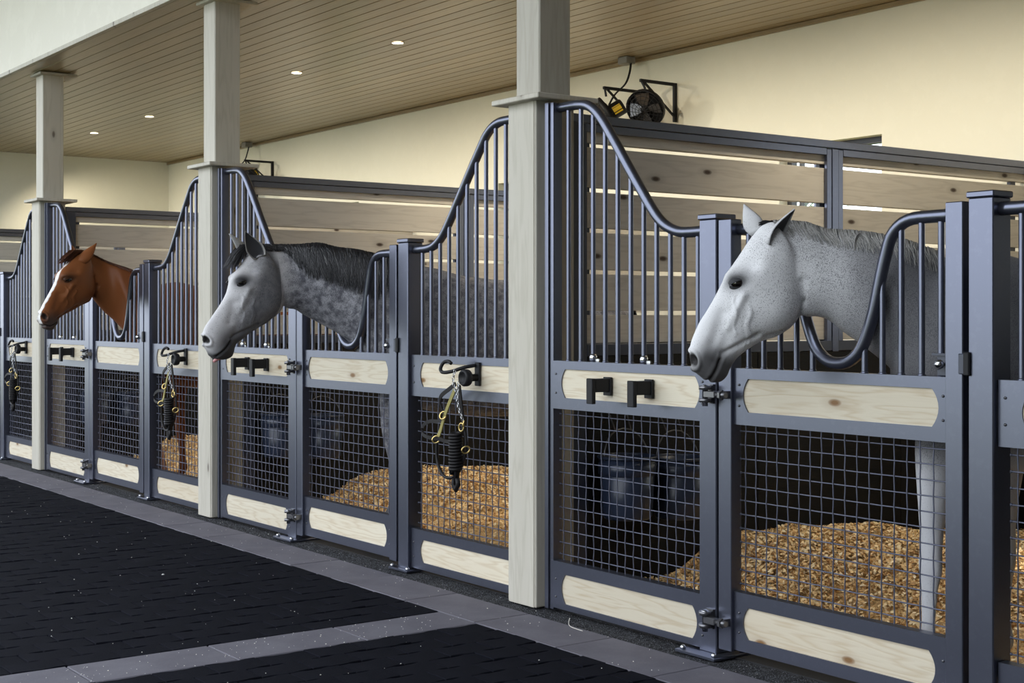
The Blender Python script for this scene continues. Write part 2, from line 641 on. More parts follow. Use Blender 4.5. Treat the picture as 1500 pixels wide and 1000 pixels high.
spots = []
halves = []
for (fx0, fx1, flip) in ((-17.0, KX0, 1), (KX1, 3.6, 0)):
    nrow = int((fx1 - fx0) / PW)
    for r_ in range(nrow):
        cx = (fx1 - PW * (r_ + 0.5) - 0.004) if flip else (fx0 + PW * (r_ + 0.5) + 0.004)
        off = (r_ % 2) * PL / 2
        y = KY0 - 0.003 - PL / 2 + off
        if off:
            y -= PL
            halves.append((cx, KY0 - 0.003))
        while y > -5.2:
            spots.append((cx, y))
            y -= PL
cl = cam.location
def in_view(px, py):
    d = Vector((px - cl.x, py - cl.y, 0 - cl.z))
    fw = Vector((-math.cos(YAW), math.sin(YAW), 0))
    rt = Vector((math.sin(YAW), math.cos(YAW), 0))
    Z = d.dot(fw)
    if Z < 0.5:
        return False
    u = 750 + FPX * d.dot(rt) / Z
    vv = 461 - FPX * d.z / Z
    return -80 < u < 1580 and vv < 1060
spots_v = [s for s in spots if in_view(*s)]
spots_v.sort(key=lambda q: (q[0] - cl.x) ** 2 + (q[1] - cl.y) ** 2)
near = set(spots_v[:300])
rest = MB()
for s_ in spots:
    dz = random.uniform(-0.0025, 0.0015)
    tl = (random.uniform(-0.012, 0.012), random.uniform(-0.012, 0.012))
    if s_ in near:
        o = link('paver', paver_mesh, floor, (s_[0], s_[1], dz))
        o.rotation_euler = (tl[1], -tl[0], 0)
    else:
        paver_geo(rest, s_[0], s_[1], dz, tl)
# half pavers against the front kerb strip
for s_ in halves:
    paver_geo(rest, s_[0], s_[1], random.uniform(-0.002, 0.001), (0, 0), True)
ro = link('pavers', rest.mesh('pavers', M['paver'], fix=False), floor)
ro['kind'] = 'stuff'

# ------------------------------------------------------------------ parts of the stall fronts (bay-local: x from the latch post)
def arc_plate(mb, xa, xb, z0, z1, y0, y1, left=True, rise=0.028):
    """end plate of a plank band; its inner edge is a concave arc with a small notch above and below"""
    out = []
    h = (z1 - z0)
    pts = []
    for i in range(9):
        t = i / 8
        zz = z0 + h * t
        pts.append((rise * (1 - (2 * t - 1) ** 2), zz))
    if left:
        out = [(xa, z1), (xa, z0)] + [(xb - d, zz) for d, zz in pts]
    else:
        out = [(xb, z0), (xb, z1)] + [(xa + d, zz) for d, zz in pts[::-1]]
    mb.prism(out, y0, y1)

def band(mb, x0, x1, z0, z1, px0, px1, pz0, pz1, y0, y1):
    """steel band with a cut-out through which the plank shows"""
    mb.box(x0, x1, y0, y1, pz1, z1)
    mb.box(x0, x1, y0, y1, z0, pz0)
    arc_plate(mb, x0, px0 + 0.028, pz0, pz1, y0, y0 + 0.006, True)
    arc_plate(mb, px1 - 0.028, x1, pz0, pz1, y0, y0 + 0.006, False)

def bolts(mb, xs, zs, y):
    for a in xs:
        for b in zs:
            mb.lathe([(0.0055, 0), (0.005, 0.003), (0.0, 0.005)], (a, y, b), (0, -1, 0), 8)

def wire_mesh(x0, x1, z0, z1, yc, step=0.0568):
    mb = MB()
    nx = max(2, round((x1 - x0) / step))
    nz = max(2, round((z1 - z0) / step))
    sx = (x1 - x0) / nx
    sz = (z1 - z0) / nz
    X = [x0 + sx * (i + 0.5) for i in range(nx)]
    Z = [z0 + sz * (i + 0.5) for i in range(nz)]
    am = 0.0018
    for i, xx in enumerate(X):
        p = [(xx, yc, z0)] + [(xx, yc + am * (1 if (i + j) % 2 else -1), zz) for j, zz in enumerate(Z)] + [(xx, yc, z1)]
        mb.tube(p, 0.0029, 5, False)
    for j, zz in enumerate(Z):
        p = [(x0, yc, zz)] + [(xx, yc - am * (1 if (i + j) % 2 else -1), zz) for i, xx in enumerate(X)] + [(x1, yc, zz)]
        mb.tube(p, 0.0029, 5, False)
        mb.lathe([(0.006, 0), (0.0045, 0.006)], (x0, yc, zz), (1, 0, 0), 6)
    return mb

def smooth_path(pts, n=3):
    P = [Vector((p[0], 0, p[1])) for p in pts]
    out = []
    for i in range(len(P) - 1):
        p0, p1, p2, p3 = P[max(i - 1, 0)], P[i], P[i + 1], P[min(i + 2, len(P) - 1)]
        for k in range(n):
            t = k / n
            q = 0.5 * ((2 * p1) + (p2 - p0) * t + (2 * p0 - 5 * p1 + 4 * p2 - p3) * t * t + (-p0 + 3 * p1 - 3 * p2 + p3) * t ** 3)
            out.append((q.x, q.z))
    out.append((P[-1].x, P[-1].z))
    return out

def sm3(pts, n=5):
    P = [Vector(p) for p in pts]
    out = []
    for i in range(len(P) - 1):
        p0, p1, p2, p3 = P[max(i - 1, 0)], P[i], P[i + 1], P[min(i + 2, len(P) - 1)]
        for k in range(n):
            t = k / n
            out.append(tuple(0.5 * ((2 * p1) + (p2 - p0) * t + (2 * p0 - 5 * p1 + 4 * p2 - p3) * t * t + (-p0 + 3 * p1 - 3 * p2 + p3) * t ** 3)))
    out.append(tuple(P[-1]))
    return out

def zat(path, x):
    for (a, b), (c, d) in zip(path, path[1:]):
        if a <= x <= c:
            return b + (d - b) * (x - a) / max(c - a, 1e-6)
    return path[-1][1] if x > path[-1][0] else path[0][1]

YBAR = 0.05
PR = 0.0235
def rail(path):
    return one('tube', [(a, YBAR, b) for a, b in path], PR, 12)
def bar(x, z0, z1):
    mb = MB()
    mb.tube([(x, YBAR, z0), (x, YBAR, z1)], 0.0118, 10, False)
    mb.lathe([(0.0165, 0), (0.0118, 0.008)], (x, YBAR, z0 - 0.001), (0, 0, 1), 10)
    return mb

class Thing:
    """a kind built once; place() links an Empty and its parts (sharing mesh data)"""
    def __init__(s, name, cat, base):
        s.name, s.cat, s.base, s.parts = name, cat, base, []
    def part(s, name, mb, mat, label=None, sub=(), kind=None, off=None):
        s.parts.append((name, mb.mesh(name, M[mat], s.base), label, [(n2, m2.mesh(n2, M[t2], s.base), l2) for n2, m2, t2, l2 in sub], kind))
    def place(s, dx, label, group=None, skip=(), dy=0):
        e = thing(s.name, (s.base[0] + dx, s.base[1] + dy, s.base[2]), label, s.cat, group)
        for nm, me, lb, sub, kind in s.parts:
            if nm in skip:
                continue
            o = link(nm, me, e)
            if lb:
                o['label'] = lb
            if kind:
                o['kind'] = kind
            for n2, m2, l2 in sub:
                q = link(n2, m2, o)
                if l2:
                    q['label'] = l2
        return e

# latch post
latch_post = Thing('latch_post', 'post', (0.05, 0.05, 0))
latch_post.part('post', one('box', 0, 0.10, 0, 0.10, 0.01, 1.808, 0.004), 'steel')
latch_post.part('cap', one('box', -0.006, 0.106, -0.006, 0.106, 1.808, 1.83, 0.004), 'steel')
latch_post.part('foot_plate', one('box', -0.045, 0.145, -0.035, 0.15, 0.0, 0.012, 0.002), 'steel')
for bx, by in ((-0.03, -0.018), (0.13, -0.018)):
    latch_post.part('bolt', one('lathe', [(0.012, 0), (0.012, 0.010), (0.006, 0.016), (0.0, 0.018)], (bx, by, 0.012), (0, 0, 1), 10), 'chrome')
sk = MB()
sk.box(-0.014, 0.012, -0.012, 0.0, 1.2, 1.282, 0.004)
latch_post.part('strike_plate', sk, 'black')

# halter panel (between latch post and timber column)
AL = [(0.10, 1.769), (0.20, 1.769), (0.279, 1.778), (0.34, 1.805), (0.40, 1.854), (0.479, 1.948), (0.646, 2.159), (0.746, 2.28), (0.789, 2.329), (0.843, 2.365), (0.903, 2.383), (0.963, 2.386), (1.09, 2.386)]
ALs = smooth_path(AL)
hp = Thing('stall_panel', 'panel', (0.59, 0.05, 0.02))
fr = MB()
HX0, HX1 = 0.104, 1.09
band(fr, HX0, HX1, 0.965, 1.19, 0.195, 1.055, 1.018, 1.15, 0.022, 0.07)
band(fr, HX0, HX1, 0.022, 0.238, 0.195, 1.055, 0.062, 0.186, 0.022, 0.07)
fr.box(HX1 - 0.02, HX1, 0.03, 0.07, 0.03, 2.38)
hp.part('frame', fr, 'steel')
bo = MB()
bolts(bo, (0.132,), (1.04, 1.13, 0.085, 0.165), 0.022)
hp.part('bolts', bo, 'hinge', kind='stuff')
hp.part('plank', one('box', 0.16, 1.085, 0.029, 0.055, 1.014, 1.154), 'plank')
hp.part('plank', one('box', 0.16, 1.085, 0.029, 0.055, 0.058, 0.19), 'plank')
hp.part('wire_screen', wire_mesh(0.13, 1.085, 0.238, 0.965, 0.055), 'wire', kind='stuff')
hp.part('top_rail', rail(ALs), 'steel')
for xb in (0.177, 0.265, 0.353, 0.441, 0.527, 0.612, 0.698, 0.784, 0.870, 0.958):
    hp.part('bar', bar(xb, 1.19, zat(ALs, xb)), 'steel')
hk = MB()
hk.box(0.735, 0.775, 0.010, 0.024, 1.045, 1.165, 0.003)
hk.tube(sm3([(0.745, 0.015, 1.150), (0.72, -0.04, 1.140), (0.665, -0.085, 1.118), (0.60, -0.095, 1.112), (0.563, -0.085, 1.130), (0.568, -0.07, 1.160), (0.60, -0.062, 1.168), (0.626, -0.06, 1.158)]), 0.0095, 8)
hpuck = one('lathe', [(0.018, 0.0), (0.020, 0.045), (0.040, 0.052), (0.044, 0.060), (0.044, 0.082), (0.038, 0.090), (0.03, 0.091), (0.026, 0.084), (0.0001, 0.082)], (0.755, 0.012, 1.088), (0, -1, 0), 20)
hp.part('bridle_hook', hk, 'black', sub=[('round_holder', hpuck, 'black', None)])

# timber column
tc = Thing('timber_column', 'column', (1.20, 0.08, 0))
CX0, CX1 = 1.086, 1.314
tc.part('lower_shaft', one('box', CX0, CX1, -0.03, 0.205, 0.004, 2.44, 0.005), 'column')
fb = MB()
fb.box(CX0 + 0.012, CX1 - 0.012, -0.034, -0.029, 0.004, 2.438, 0.002)
tc.part('face_board', fb, 'column')
tc.part('ledge_board', one('box', CX0 - 0.065, CX1 + 0.09, -0.085, 0.285, 2.436, 2.462, 0.004), 'column')
tc.part('upper_shaft', one('box', 1.112, 1.302, 0.0, 0.192, 2.462, ZC - 0.02, 0.006), 'column')
tc.part('top_ledge_board', one('box', 1.07, 1.36, -0.04, 0.30, ZC - 0.034, ZC - 0.013, 0.003), 'column')

# bucket panel (between column and hinge post)
AR = [(1.385, 2.397), (1.477, 2.397), (1.554, 2.393), (1.615, 2.381), (1.67, 2.349), (1.724, 2.296), (1.802, 2.2), (1.897, 2.077), (1.99, 1.96), (2.058, 1.877), (2.103, 1.83), (2.147, 1.798), (2.204, 1.774), (2.268, 1.762), (2.415, 1.762)]
ARs = smooth_path(AR)
bp = Thing('bucket_panel', 'panel', (1.87, 0.05, 0.02))
fr = MB()
BX0, BX1 = 1.385, 2.409
band(fr, BX0, BX1, 0.965, 1.192, 1.465, 2.405, 1.018, 1.153, 0.006, 0.06)
band(fr, BX0, BX1, 0.02, 0.243, 1.465, 2.390, 0.048, 0.187, 0.006, 0.06)
fr.box(1.345, 1.372, 0.0, 0.06, 0.01, 2.42)
fr.box(1.376, 1.402, 0.008, 0.06, 0.01, 2.42)
fr.box(1.318, 1.344, 0.028, 0.07, 0.01, 2.42)
bp.part('frame', fr, 'steel')
bo = MB()
bolts(bo, (1.425,), (1.04, 1.13, 0.075, 0.16), 0.006)
bolts(bo, (2.43,), (1.04, 1.13, 0.075, 0.16), 0.0)
bp.part('bolts', bo, 'hinge', kind='stuff')
bp.part('plank', one('box', 1.42, 2.406, 0.013, 0.04, 1.014, 1.157), 'plank')
bp.part('plank', one('box', 1.42, 2.406, 0.013, 0.04, 0.044, 0.191), 'plank')
bp.part('wire_screen', wire_mesh(1.402, 2.411, 0.243, 0.965, 0.05), 'wire', kind='stuff')
bp.part('top_rail', rail(ARs), 'steel')
for xb in (1.467, 1.560, 1.651, 1.738, 1.827, 1.917, 2.005, 2.090, 2.179, 2.265, 2.352):
    bp.part('bar', bar(xb, 1.192, zat(ARs, xb)), 'steel')
for xb in (1.651, 2.005):
    cm = MB()
    cm.lathe([(0.019, 0), (0.019, 0.02), (0.015, 0.034)], (xb, YBAR, 1.194), (0, 0, 1), 12)
    cm.box(xb + 0.008, xb + 0.045, YBAR - 0.004, YBAR + 0.004, 1.194, 1.206)
    bp.part('clip', cm, 'chrome')
for xb in (1.788, 2.068):
    br = MB()
    br.box(xb - 0.052 + 0.052, xb + 0.052, -0.006, 0.008, 1.045, 1.128, 0.002)
    br.box(xb + 0.006, xb + 0.046, -0.088, -0.004, 1.062, 1.122, 0.003)
    br.box(xb + 0.004, xb + 0.048, -0.108, -0.086, 1.01, 1.124, 0.003)
    bp.part('bracket', br, 'black')

# hinge post
hg = Thing('hinge_post', 'post', (2.46, 0.05, 0))
hg.part('post', one('box', 2.409, 2.511, 0, 0.104, 0.01, 1.805, 0.004), 'steel')
hg.part('cap', one('box', 2.403, 2.517, -0.006, 0.11, 1.805, 1.827, 0.004), 'steel')
hg.part('foot_plate', one('box', 2.335, 2.57, -0.07, 0.15, 0.0, 0.012, 0.002), 'steel')
for bx, by in ((2.36, -0.045), (2.545, -0.045), (2.552, 0.11)):
    hg.part('bolt', one('lathe', [(0.012, 0), (0.012, 0.010), (0.006, 0.016), (0.0, 0.018)], (bx, by, 0.012), (0, 0, 1), 10), 'chrome')
for zc in (1.083, 0.155):
    h1 = MB()
    h1.box(2.46, 2.504, -0.012, 0.002, zc - 0.04, zc + 0.04)
    lug = []
    for dz_ in (0.018, -0.034):
        g_ = MB()
        g_.lathe([(0.026, 0), (0.026, 0.016)], (2.482, -0.035, zc + dz_), (0, 0, 1), 14)
        g_.box(2.46, 2.504, -0.03, -0.01, zc + dz_, zc + dz_ + 0.016)
        lug.append(('lug', g_, 'hinge', None))
    pin = one('lathe', [(0.012, 0), (0.012, 0.07), (0.017, 0.072), (0.017, 0.084), (0.006, 0.09)], (2.482, -0.035, zc - 0.05), (0, 0, 1), 12)
    arm = MB()
    arm.box(2.485, 2.55, -0.05, -0.022, zc - 0.014, zc + 0.014, 0.003)
    arm.tube([(2.55, -0.036, zc), (2.605, -0.036, zc)], 0.0125, 10)
    arm.lathe([(0.021, 0), (0.021, 0.012)], (2.572, -0.036, zc), (1, 0, 0), 6, False)
    arm.box(2.56, 2.59, -0.036, 0.004, zc - 0.016, zc + 0.016)
    hg.part('hinge', h1, 'hinge', sub=lug + [('pin', pin, 'chrome', None), ('arm', arm, 'hinge', None)])

# stall door with the yoke (V) opening
XC = 3.118
half = [(0, 1.225), (0.044, 1.231), (0.083, 1.253), (0.112, 1.284), (0.138, 1.335), (0.17, 1.424), (0.202, 1.55), (0.227, 1.637), (0.249, 1.693), (0.286, 1.731), (0.328, 1.751), (0.385, 1.758), (0.53, 1.758)]
VP = [(XC - a, b) for a, b in half[::-1]] + [(XC + a, b) for a, b in half[1:]]
VPs = smooth_path(VP, 2)
dr = Thing('stall_door', 'door', (XC, 0.03, 0.03))
fr = MB()
DX0, DX1 = 2.523, 3.714
fr.box(DX0, 2.598, 0.0, 0.06, 0.036, 1.80, 0.003)
fr.box(3.641, DX1, 0.0, 0.06, 0.036, 1.80, 0.003)
band(fr, 2.598, 3.641, 0.963, 1.192, 2.648, 3.602, 1.015, 1.15, 0.016, 0.06)
band(fr, 2.598, 3.641, 0.045, 0.282, 2.648, 3.588, 0.097, 0.226, 0.016, 0.06)
dr.part('frame', fr, 'steel')
bo = MB()
bolts(bo, (2.628, 3.622), (1.04, 1.125, 0.12, 0.2), 0.016)
dr.part('bolts', bo, 'hinge', kind='stuff')
dr.part('plank', one('box', 2.61, 3.635, 0.023, 0.05, 1.011, 1.154), 'plank')
dr.part('plank', one('box', 2.61, 3.635, 0.023, 0.05, 0.093, 0.23), 'plank')
dr.part('wire_screen', wire_mesh(2.60, 3.641, 0.282, 0.963, 0.052), 'wire', kind='stuff')
dr.part('yoke_rail', rail(VPs), 'steel')
for off in (0.127, 0.21, 0.296, 0.386, 0.47):
    for sg in (-1, 1):
        xb = XC + sg * off
        dr.part('bar', bar(xb, 1.192, zat(VPs, xb)), 'steel')
lt = MB()
lt.box(3.585, 3.642, 0.028, 0.05, 1.194, 1.272, 0.003)
lt.box(3.57, 3.642, 0.02, 0.055, 1.266, 1.274)
lt.box(3.70, 3.74, -0.008, 0.0, 1.205, 1.276, 0.003)
kb = one('lathe', [(0.006, 0), (0.006, 0.012), (0.016, 0.02), (0.019, 0.032), (0.012, 0.044), (0, 0.047)], (3.617, 0.028, 1.236), (0, -1, 0), 14)
dr.part('latch', lt, 'steel_dark', sub=[('knob', kb, 'chrome', None)])

POSN = {0: 'nearest the camera, at the right edge', 1: 'right of the dapple grey horse', 2: 'right of the chestnut horse', 3: 'far left, at the left edge of the photo'}
latch_post.place(0, 'square slate blue steel latch post at the far right, right of the white horse', 'latch posts')
latch_post.place(-PITCH, 'square slate blue steel latch post right of the dapple grey horse', 'latch posts')
latch_post.place(-2 * PITCH, 'square slate blue steel latch post right of the chestnut horse', 'latch posts')
latch_post.place(-3 * PITCH, 'square slate blue steel latch post at the far left edge of the photo', 'latch posts')
hp.place(0, 'stall panel cut off by the right edge of the photo, without a halter', 'stall panels with bridle hooks', skip=('bridle_hook',))
hp.place(-PITCH, 'barred stall panel with a black halter, left of the nearest timber column', 'stall panels with bridle hooks')
hp.place(-2 * PITCH, 'barred stall panel with a black halter, left of the second nearest timber column', 'stall panels with bridle hooks')
hp.place(-3 * PITCH, 'barred stall panel with a black halter, left of the farthest timber column', 'stall panels with bridle hooks')
tc.place(-PITCH, 'tall whitewashed timber column nearest the camera, with a ledge at two thirds', 'timber columns')
tc.place(-2 * PITCH, 'tall whitewashed timber column behind the nose of the dapple grey horse', 'timber columns')
tc.place(-3 * PITCH, 'tall whitewashed timber column farthest away, behind the nose of the chestnut horse', 'timber columns')
bp.place(-PITCH, 'stall panel with curved top rail and two black brackets, left of the white horse', 'bucket panels')
bp.place(-2 * PITCH, 'stall panel with two black brackets under the head of the dapple grey horse', 'bucket panels')
bp.place(-3 * PITCH, 'stall panel with two black brackets under the head of the chestnut horse', 'bucket panels')
hg.place(-PITCH, 'capped slate blue hinge post behind the muzzle of the white horse', 'hinge posts')
hg.place(-2 * PITCH, 'capped slate blue hinge post behind the neck of the dapple grey horse', 'hinge posts')
hg.place(-3 * PITCH, 'capped slate blue hinge post under the neck of the chestnut horse', 'hinge posts')
dr.place(-PITCH, 'steel stall door with yoke opening filled by the white fleabitten horse', 'stall doors')
dr.place(-2 * PITCH, 'steel stall door with yoke opening filled by the dapple grey horse', 'stall doors')
dr.place(-3 * PITCH, 'steel stall door with yoke opening filled by the chestnut horse', 'stall doors')
dr.place(-4 * PITCH, 'steel stall door just cut off by the left edge of the photo', 'stall doors')

# ------------------------------------------------------------------ partitions between the stalls
pt = Thing('stall_partition', 'partition', (PART, 2.1, 0))
xa, xb_ = PART - 0.05, PART + 0.05
tr = MB()
tr.box(xa, xb_, 0.215, YB - 0.005, 2.357, 2.40, 0.003)
for s_ in (0, 1):
    x0_ = xa if s_ == 0 else xb_ - 0.02
    tr.box(x0_, x0_ + 0.02, 0.30, 2.055, 2.315, 2.354, 0.002)
    tr.box(x0_, x0_ + 0.02, 2.195, YB - 0.005, 2.315, 2.354, 0.002)
pt.part('top_rail', tr, 'steel')
mp_ = MB()
mp_.box(xa - 0.004, xb_ + 0.004, 2.098, 2.15, 1.2, 2.352, 0.002)
for s_ in (0, 1):
    x0_ = xa if s_ == 0 else xb_ - 0.02
    mp_.box(x0_, x0_ + 0.02, 2.056, 2.095, 1.26, 2.35, 0.002)
    mp_.box(x0_, x0_ + 0.02, 2.153, 2.192, 1.26, 2.35, 0.002)
pt.part('middle_post', mp_, 'steel')
fp = MB()
fp.box(xa, xb_, 0.215, 0.31, 0.0, 2.356, 0.003)
fp.box(xa + 0.005, xb_ - 0.005, 0.10, 0.21, 0.0, 2.42, 0.003)
pt.part('front_post', fp, 'steel_dark')
lr = MB()
lr.box(xa, xb_, 0.312, YB - 0.005, 1.205, 1.262, 0.003)
pt.part('lower_rail', lr, 'steel_dark')
zb = [(1.268, 1.408), (1.43, 1.612), (1.634, 1.818), (1.842, 2.02), (2.044, 2.243), (2.265, 2.352)]
for (z0, z1) in zb:
    for (y0, y1) in ((0.312, 2.094), (2.154, YB - 0.008)):
        pt.part('board', one('box', PART - 0.019, PART + 0.024, y0, y1, z0, z1, 0.002), 'board')
sp = MB()
for (z0, z1) in zip([q[1] for q in zb], [q[0] for q in zb[1:]]):
    for yy in (0.33, 2.06, 2.19, 3.86):
        w_ = 0.05
        sp.box(PART - 0.015, PART + 0.012, yy - w_ / 2, yy + w_ / 2, z0, z1)
pt.part('spacers', sp, 'steel_dark', kind='stuff')
for side in (0, 1):
    for y0, y1 in ((0.312, 1.5), (1.505, 2.7), (2.705, YB - 0.01)):
        x0_ = xa if side == 0 else xb_ - 0.02
        pt.part('rubber_mat', one('box', x0_, x0_ + 0.02, y0, y1, 0.0, 1.203, 0.002), 'mat')
pt.part('core_panel', one('box', xa + 0.021, xb_ - 0.021, 0.312, YB - 0.01, 0.0, 1.203), 'black')
pt.place(0, 'slatted timber stall partition with steel rails, behind the white horse', 'stall partitions')
pt.place(-PITCH, 'slatted timber stall partition with steel rails, behind the dapple grey horse', 'stall partitions')
pt.place(-2 * PITCH, 'slatted timber stall partition with steel rails, behind the chestnut horse', 'stall partitions')
pt.place(-3 * PITCH, 'slatted timber stall partition at the far left edge of the photo', 'stall partitions')

# ------------------------------------------------------------------ water buckets on the partitions
bk = Thing('water_bucket', 'bucket', (0, 0, 0))
body = MB()
body.lathe([(0.0, 0.0), (0.112, 0.0), (0.122, 0.015), (0.140, 0.30), (0.134, 0.30), (0.116, 0.02), (0.0, 0.02)], (0, 0, 0), (0, 0, 1), 24)
body.lathe([(0.137, 0.0), (0.143, 0.004), (0.144, 0.055), (0.137, 0.06)], (0, 0, 0.215), (0, 0, 1), 24)
bk.part('body', body, 'bucket')
bk.part('rim', one('tube', [(0.142 * math.cos(t), 0.142 * math.sin(t), 0.302) for t in [k * math.pi / 12 for k in range(24)]], 0.008, 8, True, True), 'bucket')
bk.part('handle', one('tube', [(0.02 * math.sin(k / 10 * math.pi) - 0.05 * math.sin(k / 10 * math.pi), 0.143 * math.cos(k / 10 * math.pi), 0.29 + 0.15 * math.sin(k / 10 * math.pi)) for k in range(11)], 0.0035, 6), 'hinge')
def bucket_at(x, y, z, label):
    e = bk.place(0, label, 'water buckets')
    e.location = (x, y, z)
    s1 = one('tube', [(-0.03, -0.05, 0.43), (-0.09, -0.06, 0.55), (-0.125, -0.05, 0.66)], 0.004, 6).mesh('strap', M['hinge'])
    link('strap', s1, e)
    s2 = one('tube', [(-0.03, 0.05, 0.43), (-0.09, 0.06, 0.55), (-0.125, 0.05, 0.66)], 0.004, 6).mesh('strap', M['hinge'])
    link('strap', s2, e)
for k, nm in ((0, 'left of the white horse'), (1, 'under the dapple grey horse'), (2, 'under the chestnut horse')):
    xx = PART - PITCH * k + 0.05 + 0.15
    bucket_at(xx, 0.44, 0.41, 'dark blue water bucket, the left one behind the wire screen ' + nm)
    bucket_at(xx, 0.78, 0.385, 'dark blue water bucket, the right one behind the wire screen ' + nm)

# ------------------------------------------------------------------ shavings bedding, one deep-littered bed per stall
def bed_h(u, y):
    """u = distance from the partition on the left, y from the front"""
    b = 0.035
    s1 = 1 / (1 + math.exp(-(y - 1.0) / 0.10))
    b += 0.205 * s1 * math.exp(-(max(u - 0.6, 0) / 1.0) ** 2) * math.exp(-(max(y - 1.7, 0) / 1.15) ** 2)
    b += 0.035 * noise.noise(Vector((u * 2.3, y * 2.3, 0.3))) + 0.02 * noise.noise(Vector((u * 6, y * 6, 3.3)))
    e = min(1.0, max(0.0, (y - 0.14) / 0.35))
    return max(0.02, b * (0.35 + 0.65 * e))
def bed(k, nchip, label, rx=None):
    x0 = PART + 0.055 - PITCH * k
    x1 = PART + PITCH - 0.055 - PITCH * k
    mb = MB()
    nx, ny = 46, 48
    v = []
    for i in range(nx + 1):
        for j in range(ny + 1):
            xx = x0 + (x1 - x0) * i / nx
            yy = 0.225 + (YB - 0.04 - 0.225) * j / ny
            edge = i in (0, nx) or j in (0, ny)
            v.append((xx, yy, bed_h(xx - x0, yy) - 0.008))
    mb.add(v, [(i * (ny + 1) + j, (i + 1) * (ny + 1) + j, (i + 1) * (ny + 1) + j + 1, i * (ny + 1) + j + 1) for i in range(nx) for j in range(ny)], True)
    o = link('shavings_bed', mb.mesh('shavings_bed', M['bedding'], (x0, 0, 0)), None, (x0, 0, 0))
    tag(o, label, 'bedding', 'shavings beds', 'stuff')
    rg = np.random.default_rng(11 + k)
    cv, cf = [], []
    for c in range(nchip):
        xx = rg.uniform(x0 + 0.03, min(x1 - 0.03, x0 + (rx or 9)))
        yy = rg.uniform(0.25, YB - 0.08)
        if rg.random() < 0.45:
            xx = x0 + 0.03 + abs(rg.normal(0, 0.9)) % 1.8
            yy = rg.uniform(0.6, 3.3)
        z = bed_h(xx - x0, yy) + rg.uniform(-0.006, 0.016)
        L = rg.uniform(0.006, 0.0145)
        w_ = L * rg.uniform(0.4, 0.8)
        a = rg.uniform(0, 6.283)
        t1, t2 = rg.normal(0, 0.55, 2)
        ca, sa = math.cos(a), math.sin(a)
        ex = Vector((ca, sa, t1)).normalized()
        ey = Vector((-sa, ca, t2)).normalized()
        nrm = ex.cross(ey)
        c0 = Vector((xx - x0, yy, z))
        b = len(cv)
        curl = nrm * (L * rg.uniform(0.15, 0.6))
        for q in (c0 - ex * L - ey * w_, c0 - ex * L + ey * w_, c0 + curl - ey * w_, c0 + curl + ey * w_, c0 + ex * L - ey * w_, c0 + ex * L + ey * w_):
            cv.append(tuple(q))
        cf += [(b, b + 2, b + 3, b + 1), (b + 2, b + 4, b + 5, b + 3)]
    me = bpy.data.meshes.new('shavings')
    me.from_pydata(cv, [], cf)
    me.materials.append(M['chips'])
    q = link('shavings', me, o)
    q['kind'] = 'stuff'
bed(0, 52000, 'golden wood shavings bedding behind the door of the white horse')
bed(1, 30000, 'golden wood shavings bedding in the dapple grey horse stall')
bed(2, 15000, 'golden wood shavings bedding in the chestnut horse stall')

# ------------------------------------------------------------------ horses
def lerp_prof(xs, ys, x):
    return np.interp(x, xs, ys)

def loft_sections(secs, nlat=22):
    """secs: list of rings (n,3); closed mesh with fan caps"""
    n = len(secs[0])
    v = [tuple(p) for s in secs for p in s]
    f = []
    for i in range(len(secs) - 1):
        for k in range(n):
            k2 = (k + 1) % n
            f.append((i * n + k, i * n + k2, (i + 1) * n + k2, (i + 1) * n + k))
    for i, fl in ((0, True), (len(secs) - 1, False)):
        c = len(v)
        v.append(tuple(np.mean(np.array(secs[i]), axis=0)))
        for k in range(n):
            t = (c, i * n + k, i * n + (k + 1) % n)
            f.append(t[::-1] if not fl else t)
    return v, f

def ring(F, B, hw, shape, n=28, power=2.4):
    """closed section between front point F and back point B (a, z); shape = width factors at u knots"""
    pts = []
    ku = np.linspace(0, 1, len(shape))
    half_n = n // 2
    for side in (1, -1):
        for i in range(half_n):
            th = math.pi * i / half_n
            u = 0.5 - 0.5 * math.cos(th)
            if side == -1:
                u = 1 - u
            env = max(0.0, 1 - abs(2 * u - 1) ** power) ** (1 / power)
            w = hw * env * np.interp(u, ku, shape) * side
            pts.append((F[0] + (B[0] - F[0]) * u, F[1] + (B[1] - F[1]) * u, w))
    return np.array(pts)

def cr_resample(rows, sub=3):
    """Catmull-Rom through rows of numbers"""
    A = np.array(rows, float)
    out = []
    for i in range(len(A) - 1):
        p0, p1, p2, p3 = A[max(i - 1, 0)], A[i], A[i + 1], A[min(i + 2, len(A) - 1)]
        for k in range(sub):
            t = k / sub
            out.append(0.5 * (2 * p1 + (p2 - p0) * t + (2 * p0 - 5 * p1 + 4 * p2 - p3) * t * t + (-p0 + 3 * p1 - 3 * p2 + p3) * t ** 3))
    out.append(A[-1])
    return np.array(out)

def gauss(d2, r):
    return np.exp(-d2 / (r * r))

def seg_dist(p, a, b):
    a = np.array(a)
    b = np.array(b)
    ab = b - a
    t = np.clip(((p - a) @ ab) / (ab @ ab), 0, 1)
    d = p - (a + t[:, None] * ab)
    return np.sqrt((d ** 2).sum(1)), t

